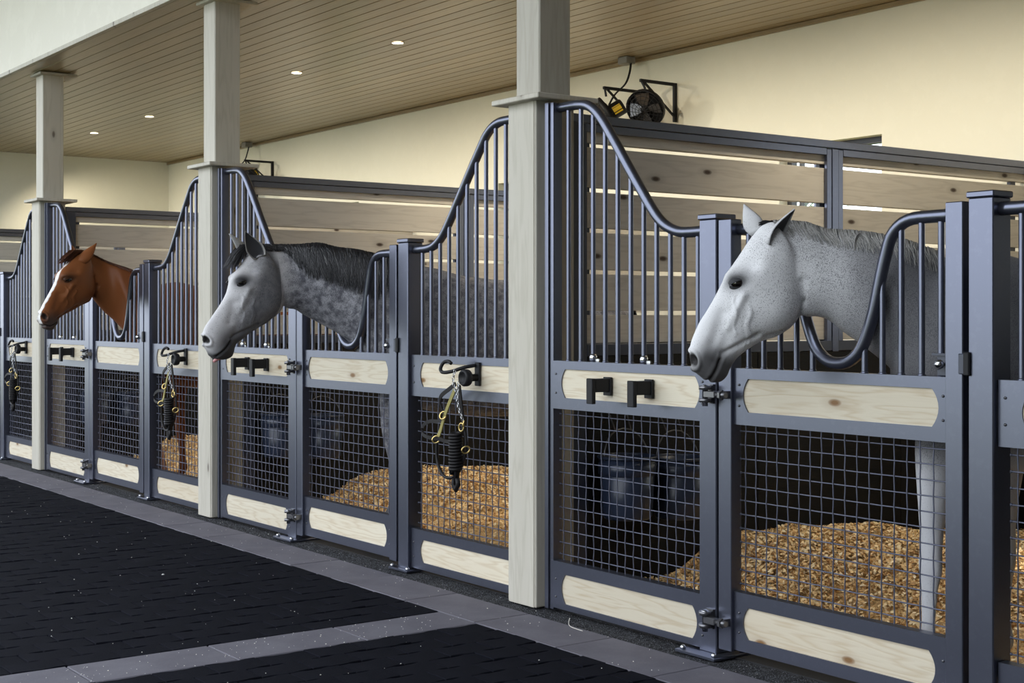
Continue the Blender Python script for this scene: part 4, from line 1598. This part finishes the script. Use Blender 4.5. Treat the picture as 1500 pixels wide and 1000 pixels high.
HM = {
    'white': _chips('pale_mane_hair', [(0.0, (0.10, 0.10, 0.10)), (0.4, (0.30, 0.29, 0.275)), (1.0, (0.46, 0.45, 0.43))]),
    'dark': _chips('dark_mane_hair', [(0.0, (0.008, 0.008, 0.010)), (0.75, (0.022, 0.022, 0.026)), (0.95, (0.07, 0.07, 0.075)), (1.0, (0.16, 0.16, 0.16))]),
    'red': _chips('chestnut_mane_hair', [(0.0, (0.035, 0.012, 0.006)), (1.0, (0.12, 0.036, 0.013))]),
}
for m_ in HM.values():
    m_.node_tree.nodes['Principled BSDF'].inputs['Roughness'].default_value = 0.42
def hair_white(strands, npt, h):
    rg = random.Random(2)
    P = []
    for i in range(1100):
        t = rg.uniform(0.03, 0.98)
        p0 = npt(t, 0.0, 0.0)
        side = -1 if rg.random() < 0.45 else 1
        ln = rg.uniform(0.03, 0.065)
        back = rg.uniform(0.002, 0.012)
        pts = [p0 + np.array([0, -0.006, side * 0.002]), p0 + np.array([0.003, 0.005 + 0.006 * rg.random(), side * 0.007])]
        for k in range(1, 4):
            q = npt(t, ln * k / 3 / 0.34, 0.002)
            q[2] *= side
            q[0] += back * k
            pts.append(q)
        P.append(pts)
    c = npt(0.62, 0.13, 0.004)
    for j in range(5):
        rj = 0.040 + 0.002 * j
        P.append([c + np.array([-rj * 0.62 * math.cos(a), rj * 1.15 * math.sin(a), 0.001 * j - 0.03 * max(0, math.sin(a)) ** 2]) for a in np.linspace(-1.1, 3.3, 12)])
    strands('mane', P, 0.0018, HM['white'])
    F = []
    for i in range(110):
        a0 = np.array([rg.uniform(-0.29, -0.22), 1.757 + rg.uniform(-0.008, 0.002), rg.uniform(-0.05, 0.015)])
        F.append([a0, a0 + np.array([0.02, 0.010, -0.01]), a0 + np.array([0.05, 0.008, -0.02]), a0 + np.array([0.075, -0.005, -0.03])])
    strands('forelock', F, 0.002, HM['dark'])

def hair_dapple(strands, npt, h):
    rg = random.Random(5)
    P = []
    for i in range(1500):
        t = rg.random() ** 0.8
        lf = sst(np.array([t + rg.uniform(-0.05, 0.05)]), 0.24, 0.40)[0]
        p0 = npt(t, 0.0, 0.0)
        ln = (0.03 + 0.05 * rg.random()) * (1 - lf) + lf * rg.uniform(0.24, 0.47) * (1 if t < 0.93 else 0.7)
        dr_ = rg.uniform(-0.012, 0.035)
        cu = rg.uniform(-0.010, 0.010)
        pts = [p0 + np.array([0, -0.008, -0.004]), p0 + np.array([0.0, 0.006 + 0.008 * rg.random(), 0.004])]
        for k in range(1, 8):
            q = npt(min(1, t), ln * k / 7, 0.005 + 0.007 * rg.random())
            q[0] += dr_ * k / 3.5 + cu * math.sin(k * 0.9 + i)
            pts.append(q)
        P.append(pts)
    strands('mane', P, 0.0034, HM['dark'])
    F = []
    b = np.array(h['poll'])
    for i in range(220):
        a0 = np.array([b[0] + rg.uniform(-0.03, 0.03), b[1] + 0.004 + rg.uniform(-0.01, 0.004), rg.uniform(-0.055, 0.02)])
        d = rg.uniform(0.05, 0.125)
        sp = rg.uniform(0.002, 0.012)
        F.append([a0, a0 + np.array([-0.018, 0.008, 0.0]), a0 + np.array([-0.034 - 0.3 * d, -0.024 - 0.35 * d + sp, -0.006]), a0 + np.array([-0.034 - 0.62 * d, -0.026 - 0.95 * d + sp, -0.01 + rg.uniform(-0.02, 0.015)])])
    strands('forelock', F, 0.0026, HM['dark'])

def hair_chestnut(strands, npt, h):
    rg = random.Random(8)
    P = []
    for i in range(900):
        t = rg.random()
        p0 = npt(t, 0.0, 0.0)
        side = -1 if rg.random() < 0.85 else 1
        ln = rg.uniform(0.12, 0.35) if side < 0 else rg.uniform(0.02, 0.07)
        pts = [p0 + np.array([0, -0.006, 0]), p0 + np.array([0.004, 0.006, side * 0.005])]
        for k in range(1, 5):
            q = npt(t, ln * k / 4, 0.003)
            q[2] *= side
            q[0] += 0.008 * k
            pts.append(q)
        P.append(pts)
    strands('mane', P, 0.0026, HM['red'])
    F = []
    b = np.array(h['poll'])
    for i in range(240):
        a0 = np.array([b[0] + rg.uniform(-0.03, 0.03), b[1] + rg.uniform(-0.006, 0.004), rg.uniform(-0.035, 0.035)])
        d = rg.uniform(0.04, 0.10)
        sp = rg.uniform(0.0, 0.008)
        F.append([a0 + np.array([0.02, -0.004, 0]), a0 + np.array([-0.012, 0.007, 0.0]), a0 + np.array([-0.034 - 0.35 * d, -0.018 - 0.4 * d + sp, -0.01]), a0 + np.array([-0.036 - 0.72 * d, -0.02 - 0.9 * d + sp, -0.022])])
    strands('forelock', F, 0.0024, HM['red'])

horse_white = dict(
    head=head0, neck=neck0, torso=torso_at(0.05, 0.02), V=(-0.627, 0.049), ang=46, turn=11, pivot=-0.15, cut=[(-0.217, 1.763), (-0.114, 1.398)],
    legs=[leg_front(0.335, 0.125, -0.03), leg_front(0.64, -0.14, 0.0), leg_hind(1.58, 0.15), leg_hind(1.72, -0.15)],
    poll=(-0.256, 1.763), muzzle=(-0.501, 1.162), eye=(-0.382, 1.529), nostril=(-0.542, 1.239), nostril_axis=(-0.25, 0.97),
    mouth=[np.array((-0.442, 1.241)), np.array((-0.466, 1.19)), np.array((-0.481, 1.164))],
    jowl=[(-0.27, 1.321), (-0.207, 1.337), (-0.147, 1.391), (-0.129, 1.458), (-0.145, 1.535)],
    coat=coat_white, lid=(0.05, 0.05, 0.055, 0), mat=coat_material('fleabitten_coat', 0.55, (430, 0.725, (0.07, 0.07, 0.08), 0.72), sheen=0.03),
    ears=[dict(geo=((-0.247, 1.687), (-0.174, 1.806), 0.044, 0.034, (0.80, 0.1, 0.60), 0.062, 0.085), out=(0.55, 0.55, 0.565, 0.2), **{'in': (0.10, 0.10, 0.105, 0)}),
          dict(geo=((-0.29, 1.74), (-0.328, 1.837), 0.036, 0.026, (0.5, 0.2, -0.8), -0.058, -0.088), out=(0.55, 0.55, 0.56, 0.1), **{'in': (0.14, 0.14, 0.145, 0)})],
    label='white fleabitten grey horse with its head out of the nearest stall door', hair=hair_white, tail=HM['white'])
horse_dapple = dict(
    head=head1, neck=neck1, torso=torso_at(-0.06, 0.075), V=(-0.65 - PITCH, 0.056), ang=63, turn=32, pivot=-0.4, cut=[(-0.499, 1.808), (-0.349, 1.445)],
    legs=[leg_front(0.235, 0.125, 0.02), leg_front(0.30, -0.14, 0.0), leg_hind(1.48, 0.15), leg_hind(1.60, -0.15)],
    poll=(-0.569, 1.802), muzzle=(-0.75, 1.167), eye=(-0.647, 1.596), nostril=(-0.83, 1.27), nostril_axis=(-0.45, 0.89),
    mouth=[np.array((-0.706, 1.257)), np.array((-0.737, 1.214)), np.array((-0.776, 1.176))],
    jowl=[(-0.522, 1.342), (-0.459, 1.389), (-0.409, 1.445), (-0.393, 1.501), (-0.413, 1.573)],
    coat=coat_dapple, lid=(0.04, 0.04, 0.045, 0), mat=coat_material('dapple_coat', 0.5, (260, 0.72, (0.05, 0.05, 0.06), 0.6), (24, (0.06, 0.06, 0.075), 0.95), sheen=0.03),
    ears=[dict(geo=((-0.557, 1.748), (-0.643, 1.886), 0.042, 0.030, (-0.35, 0.05, 0.92), 0.066, 0.080, 0.03), out=(0.40, 0.39, 0.38, 0.1), **{'in': (0.05, 0.05, 0.055, 0)}),
          dict(geo=((-0.59, 1.783), (-0.656, 1.88), 0.036, 0.026, (-0.5, -0.1, -0.75), -0.055, -0.075), out=(0.30, 0.295, 0.29, 0.1), **{'in': (0.09, 0.09, 0.09, 0)})],
    label='dapple grey horse with dark mane looking out of the second stall', hair=hair_dapple, tail=HM['dark'])
horse_chestnut = dict(
    head=head2, neck=neck2, torso=torso_at(-0.04, 0.05), V=(-0.587 - 2 * PITCH, 0.018), ang=71, turn=40, pivot=-0.2, cut=[(-0.261, 1.913), (-0.166, 1.518)],
    legs=[leg_front(0.28, 0.125, 0.0), leg_front(0.48, -0.14, 0.04), leg_hind(1.5, 0.15), leg_hind(1.62, -0.15)],
    poll=(-0.317, 1.91), muzzle=(-0.559, 1.309), eye=(-0.422, 1.685), nostril=(-0.581, 1.398), nostril_axis=(-0.2, 0.98),
    mouth=[np.array((-0.495, 1.351)), np.array((-0.541, 1.319)), np.array((-0.589, 1.33))],
    jowl=[(-0.31, 1.473), (-0.256, 1.506), (-0.211, 1.566), (-0.206, 1.642), (-0.227, 1.712)],
    coat=coat_chestnut, lid=(0.045, 0.018, 0.008, 0), mat=coat_material('chestnut_coat', 0.42, None, sheen=0.05),
    ears=[dict(geo=((-0.31, 1.844), (-0.217, 1.978), 0.040, 0.028, (0.45, -0.2, -0.3), 0.060, 0.085), out=(0.20, 0.068, 0.022, 0), **{'in': (0.04, 0.016, 0.008, 0)}),
          dict(geo=((-0.318, 1.89), (-0.311, 1.961), 0.036, 0.026, (-0.8, 0.1, -0.2), -0.056, -0.075), out=(0.19, 0.065, 0.021, 0), **{'in': (0.10, 0.036, 0.014, 0)})],
    label='chestnut horse with a white blaze looking out of the third stall', hair=hair_chestnut, tail=HM['red'])
make_horse(horse_white)
dap, dloc = make_horse(horse_dapple)
make_horse(horse_chestnut)
tg = MB()
tpath = [(-0.698, 1.184, 0.006), (-0.718, 1.174, 0.008), (-0.763, 1.16, 0.010), (-0.782, 1.141, 0.010)]
tq = dloc(np.array(tpath))
tg.tube([tuple(q) for q in tq], [0.014, 0.015, 0.014, 0.007], 10)
link('tongue', tg.mesh('tongue', M['tongue']), dap)

# ------------------------------------------------------------------ halters and lead ropes on the bridle hooks
def halter(dx, v, label_h, label_r):
    rg = random.Random(v)
    X = 0.70
    e = thing('halter', (X + dx, -0.06, 1.08), label_h, 'halter', 'halters on the stall fronts')
    def rel(p):
        return sm3([(q[0] - X, q[1] + 0.06, q[2] - 1.08) for q in p]) if len(p) > 1 else [(q[0] - X, q[1] + 0.06, q[2] - 1.08) for q in p]
    mb = MB()
    mb.strap(rel([(0.69, -0.075, 1.055), (0.62, -0.07, 1.025), (0.53, -0.06, 0.985), (0.505, -0.05, 0.945), (0.525, -0.045, 0.905), (0.548, -0.045, 0.885)]), 0.020, 0.006, (0.8, 0, -0.6))
    mb.strap(rel([(0.72, -0.075, 1.05), (0.725, -0.065, 0.95), (0.722, -0.05, 0.84)]), 0.026, 0.006, (1, 0, 0))
    link('crownpiece', mb.mesh('crownpiece', M['leather']), e)
    mb = MB()
    mb.strap(rel([(0.68, -0.07, 1.03), (0.61, -0.06, 0.955), (0.545, -0.05, 0.875), (0.50, -0.045, 0.80), (0.48, -0.05, 0.762)]), 0.022, 0.006, (0.7, 0, -0.6))
    link('cheek_strap', mb.mesh('cheek_strap', M['strap'])if v != 2 else mb.mesh('cheek_strap', M['leather']), e)
    mb = MB()
    mb.strap(rel([(0.722, -0.05, 0.835), (0.66, -0.055, 0.775), (0.58, -0.05, 0.75), (0.50, -0.05, 0.758), (0.42, -0.06, 0.76), (0.345, -0.055, 0.775), (0.345, -0.05, 0.82), (0.40, -0.045, 0.845), (0.47, -0.045, 0.848), (0.53, -0.048, 0.862)]), 0.019, 0.006, (0, 0, 1))
    link('noseband', mb.mesh('noseband', M['leather']), e)
    mb = MB()
    lp = [(0.475, -0.05, 0.74), (0.475, -0.05, 0.66), (0.51, -0.055, 0.60), (0.575, -0.06, 0.565), (0.65, -0.06, 0.575), (0.715, -0.06, 0.625), (0.752, -0.058, 0.70), (0.755, -0.055, 0.76), (0.735, -0.05, 0.82)]
    mb.tube(rel(lp), 0.0085, 8)
    link('throat_strap', mb.mesh('throat_strap', M['leather']), e)
    def ringm(c, r, axis, th=0.005):
        q = Vector((0, 0, 1)).rotation_difference(Vector(axis))
        m_ = MB()
        m_.tube([tuple(Vector(rel([c])[0]) + q @ Vector((r * math.cos(a), r * math.sin(a) * 1.25, 0))) for a in [k * math.pi / 8 for k in range(16)]], th, 6, False, True)
        return m_
    for c, ax in (((0.478, -0.058, 0.755), (0.75, -0.6, 0)), ((0.728, -0.066, 0.835), (0.2, -1, 0)), ((0.545, -0.058, 0.885), (0.5, -0.8, 0.2)), ((0.762, -0.062, 0.722), (0.9, -0.4, 0))):
        link('ring', ringm(c, 0.017, ax, 0.004).mesh('ring', M['brass']), e)
    e2 = thing('lead_rope', (X + 0.015 + dx, -0.085, 1.06), label_r, 'lead rope', 'lead ropes on the stall fronts')
    def rel2(p):
        return [(q[0] - X - 0.015, q[1] + 0.085, q[2] - 1.06) for q in p]
    mb = MB()
    for k in range(6):
        a = k * 1.05
        ox, oy = 0.018 * math.cos(a), 0.014 * math.sin(a)
        mb.tube(rel2([(0.712 + ox * 0.6, -0.085 + oy * 0.5, 0.80), (0.705 + ox, -0.088 + oy, 0.72), (0.70 + ox, -0.09 + oy, 0.62), (0.695 + ox * 0.9, -0.088 + oy, 0.56 + 0.01 * k)]), 0.012, 7)
    for k in range(12):
        zc = 0.80 - 0.016 * k
        mb.tube(rel2([(0.707 + 0.033 * math.cos(a), -0.087 + 0.028 * math.sin(a), zc + 0.004 * math.sin(a)) for a in [j * math.pi / 6 for j in range(12)]]), 0.0085, 6, False, True)
    link('coil', mb.mesh('coil', M['leather']), e2)
    mb = MB()
    mb.tube(rel2([(0.695, -0.088, 0.57), (0.69, -0.09, 0.54), (0.715, -0.09, 0.515), (0.735, -0.09, 0.545), (0.73, -0.09, 0.575)]), 0.013, 8)
    link('rope_end', mb.mesh('rope_end', M['leather']), e2)
    # chain of short links hanging from the hook
    mb = MB()
    for side, x0, x1, z0, z1 in ((0, 0.735, 0.775, 1.06, 0.88), (1, 0.70, 0.735, 1.12, 1.0)):
        nl = 13 if side == 0 else 8
        for k in range(nl):
            t = k / (nl - 1)
            c = Vector(rel2([(x0 + (x1 - x0) * t, -0.088 - 0.02 * math.sin(t * 3), z0 + (z1 - z0) * t)])[0])
            ex = Vector((1, 0, 0)) if k % 2 else Vector((0, 1, 0))
            mb.tube([tuple(c + ex * (0.006 * math.cos(a)) + Vector((0, 0, 0.011 * math.sin(a)))) for a in [j * math.pi / 4 for j in range(8)]], 0.0022, 5, False, True)
    link('chain', mb.mesh('chain', M['chrome']), e2)
    mb = MB()
    mb.lathe([(0.004, 0), (0.006, 0.008), (0.004, 0.02), (0.003, 0.035)], rel2([(0.775, -0.088, 0.84)])[0], (0.3, 0, 1), 8)
    link('snap_hook', mb.mesh('snap_hook', M['brass']), e2)
halter(-PITCH, 0, 'black leather halter with brass rings left of the nearest timber column', 'coiled black lead rope with chain left of the nearest timber column')
halter(-2 * PITCH, 1, 'black leather halter with olive strap left of the second timber column', 'coiled black lead rope left of the second timber column')
halter(-3 * PITCH, 2, 'small black halter with brass fittings left of the farthest column', 'coiled black lead rope left of the farthest column')

# ------------------------------------------------------------------ ceiling downlights
dl_x = [-6.857 + 1.765 * m_ for m_ in range(-5, 4)]
def downlight(x, lab):
    e = thing('downlight', (x, 1.90, ZC - 0.002), lab, 'ceiling light', 'recessed downlights')
    mb = MB()
    mb.lathe([(0.052, 0.0), (0.060, -0.006), (0.048, -0.006), (0.044, 0.0)], (0, 0, 0), (0, 0, 1), 24)
    link('trim_ring', mb.mesh('trim_ring', M['column']), e)
    link('lens', one('lathe', [(0.0001, -0.004), (0.046, -0.004), (0.046, 0.0), (0.0001, 0.0)], (0, 0, 0), (0, 0, 1), 24).mesh('lens', M['lamp']), e)
    ld = bpy.data.lights.new('downlight_bulb', 'SPOT')
    ld.energy = 150
    ld.color = (1.0, 0.88, 0.68)
    ld.spot_size = R(140)
    ld.spot_blend = 0.7
    ld.shadow_soft_size = 0.045
    lo = bpy.data.objects.new('downlight_bulb', ld)
    COL.objects.link(lo)
    lo.parent = e
    lo.location = (0, 0, -0.012)
    lo.rotation_euler = (R(26), 0, 0)
vis = {5: 'lit recessed ceiling light between the two nearest columns, the one nearer the camera', 4: 'lit recessed ceiling light just right of the second nearest column', 2: 'lit recessed ceiling light, right one of two between the far columns', 1: 'lit recessed ceiling light, left one of two between the far columns'}
vis.update({0: 'lit recessed ceiling light hidden behind the farthest timber column', 3: 'lit recessed ceiling light hidden behind the second timber column', 6: 'lit recessed ceiling light hidden behind the nearest timber column',
            7: 'recessed ceiling light above the nearest stall partition, past the top edge', 8: 'recessed ceiling light closest to the camera, above the white horse stall'})
for m_, x in enumerate(dl_x):
    downlight(x, vis[m_])

# ------------------------------------------------------------------ wall fans on brackets, junction boxes
def bracket_fan(x, side, lab, faceon):
    e = thing('wall_fan', (x, YB - 0.002, 3.02), lab, 'fan', 'wall fans')
    mb = MB()
    mb.box(-0.014, 0.014, -0.03, 0.0, 0.0, 0.325, 0.003)
    mb.box(-0.012, 0.012, -0.40, 0.0, 0.30, 0.325, 0.003)
    mb.strap([(0, -0.02, 0.045), (0, -0.36, 0.305)], 0.02, 0.012, (1, 0, 0))
    link('bracket', mb.mesh('bracket', M['black']), e)
    mb = MB()
    hub = Vector((0.03 if faceon else 0.0, -0.37, 0.075))
    axis = Vector((0.35, -0.80, -0.50)).normalized() if faceon else Vector((-0.50, -0.69, -0.52)).normalized()
    mb.strap([(0, -0.385, 0.31), tuple(Vector((0, -0.385, 0.31)) * 0.35 + (hub + Vector((0, 0, 0.17))) * 0.65), tuple(hub + Vector((0, 0, 0.165)))], 0.02, 0.008, (1, 0, 0))
    link('yoke', mb.mesh('yoke', M['black']), e)
    q = Vector((0, 0, 1)).rotation_difference(axis)
    RR = 0.165
    mb = MB()
    mb.lathe([(RR, -0.03), (RR, 0.012), (RR - 0.006, 0.012), (RR - 0.006, -0.03)], hub, axis, 32)
    link('drum', mb.mesh('drum', M['black']), e)
    g = MB()
    for s_ in (-1, 1):
        for r_ in (0.035, 0.065, 0.095, 0.125, 0.15):
            hgt = s_ * 0.018 + s_ * 0.045 * (1 - (r_ / RR) ** 2)
            g.tube([tuple(hub + q @ Vector((r_ * math.cos(a), r_ * math.sin(a), hgt))) for a in [k * math.pi / 12 for k in range(24)]], 0.0026, 5, False, True)
        for k in range(16):
            a = k * math.pi / 8
            g.tube([tuple(hub + q @ Vector((r_ * math.cos(a), r_ * math.sin(a), s_ * 0.018 + s_ * 0.045 * (1 - (r_ / RR) ** 2)))) for r_ in (0.02, 0.09, RR)], 0.0024, 5, False)
    go_ = link('wire_guard', g.mesh('wire_guard', M['black']), e)
    go_['kind'] = 'stuff'
    for k in range(4):
        a = k * math.pi / 2 + 0.4
        v = []
        for r_, w_ in ((0.03, 0.02), (0.08, 0.045), (0.135, 0.05)):
            for s_ in (-1, 1):
                v.append(tuple(hub + q @ Vector((r_ * math.cos(a) - s_ * w_ * math.sin(a), r_ * math.sin(a) + s_ * w_ * math.cos(a), s_ * w_ * 0.45))))
        b = MB()
        b.add(v, [(0, 2, 3, 1), (2, 4, 5, 3)])
        link('blade', b.mesh('blade', M['hinge'], fix=False), e)
    mb = MB()
    mb.lathe([(0.0001, -0.17), (0.06, -0.17), (0.068, -0.16), (0.068, -0.05), (0.03, -0.03), (0.03, 0.03), (0.0001, 0.04)], hub, axis, 20)
    mo = link('motor', mb.mesh('motor', M['black']), e)
    lb = MB()
    tc_ = q.inverted() @ (Vector(cam.location) - Vector((x, YB, 3.02)))
    amid = math.atan2(tc_.y, tc_.x)
    pv = []
    for s_ in (-1, 1):
        for t in (-0.5, 0, 0.5):
            aa = amid + t
            pv.append(tuple(hub + q @ Vector((0.0695 * math.cos(aa), 0.0695 * math.sin(aa), -0.105 + s_ * 0.038))))
    lb.add(pv, [(0, 1, 4, 3), (1, 2, 5, 4)])
    link('rating_plate', lb.mesh('rating_plate', M['yellow'], fix=False), mo)
    return e
for k, nm in ((0, 'nearest column'), (2, 'second column')):
    dx = -PITCH * k
    bracket_fan(-5.795 + dx, 1, 'black caged fan on a wall bracket, right one of the pair by the ' + nm, True)
    bracket_fan(-6.265 + dx, -1, 'black caged fan on a wall bracket, left one of the pair by the ' + nm, False)
    e = thing('junction_box', (-6.27 + dx, YB - 0.14, ZC - 0.001), 'grey electrical junction box on the ceiling edge above the fans by the ' + nm, 'electrical box', 'junction boxes')
    link('box', one('box', -0.06, 0.06, -0.05, 0.05, -0.062, 0.0, 0.005).mesh('box', M['grey_plastic']), e)
    cb_ = MB()
    for o_ in (0, 0.014):
        cb_.tube(sm3([(0.05 + o_, 0.0, -0.06), (0.07 + o_, -0.03, -0.14), (0.05 + o_, -0.06, -0.24), (-0.02 + o_, -0.12, -0.33), (-0.05 + o_, -0.16, -0.42)]), 0.005, 6)
    link('cable', cb_.mesh('cable', M['black']), e)

# ------------------------------------------------------------------ hedge and grass behind the barn, loose chips on the floor
hd = MB()
rg = np.random.default_rng(4)
for i in range(9000):
    a = rg.uniform(-18, 4)
    z = rg.uniform(-0.1, 2.9) ** 1.0
    y = 9.0 + rg.uniform(-0.5, 0.5) + 0.3 * math.sin(a * 2.1)
    if z > 2.2 + 0.5 * math.sin(a * 1.3) + 0.3 * math.sin(a * 4.1):
        continue
    d = rg.normal(0, 1, (2, 3))
    e1 = d[0] / np.linalg.norm(d[0]) * 0.13
    e2 = d[1] / np.linalg.norm(d[1]) * 0.08
    c = np.array([a, y, z])
    hd.add([c - e1, c + e2, c + e1, c - e2], [(0, 1, 2, 3)])
tag(link('hedge', hd.mesh('hedge', M['leaf'], fix=False)), 'green leafy hedge outside, seen through the gaps in the partition', 'hedge', None, 'stuff')

ck = MB()
rg = np.random.default_rng(9)
def crumb(x, y, s, z=0.001):
    a = rg.uniform(0, 6.28)
    ca, sa = math.cos(a) * s, math.sin(a) * s
    h = s * 0.7
    ck.add([(x - ca, y - sa, z), (x + sa * 0.6, y - ca * 0.6, z), (x + ca, y + sa, z), (x - sa * 0.6, y + ca * 0.6, z), (x, y, z + h)], [(0, 1, 4), (1, 2, 4), (2, 3, 4), (3, 0, 4), (3, 2, 1, 0)])
for i in range(420):
    crumb(rg.uniform(-11.5, 1.0), rg.uniform(-3.6, -0.42), rg.uniform(0.0015, 0.0045))
for i in range(200):
    crumb(rg.uniform(-9.5, 1.0), rg.uniform(-0.43, 0.0), rg.uniform(0.0015, 0.0045))
for i in range(130):
    crumb(rg.uniform(-2.64, -2.34), rg.uniform(-2.6, -0.4), rg.uniform(0.0015, 0.004))
crumb(-4.32, -1.13, 0.011)
tag(link('loose_shavings', ck.mesh('loose_shavings', M['crumbs'])), 'tiny pale shavings scattered over the dark aisle paving', 'debris', None, 'stuff')
st = MB()
st.tube(sm3([(-2.04, -0.125, 0.035), (-2.035, -0.135, 0.014), (-2.01, -0.145, 0.005), (-1.96, -0.152, 0.004), (-1.91, -0.155, 0.004)]), 0.0015, 5)
tag(link('straw', st.mesh('straw', M['crumbs'])), 'single bent straw on the paving below the panel right of the nearest column', 'straw')
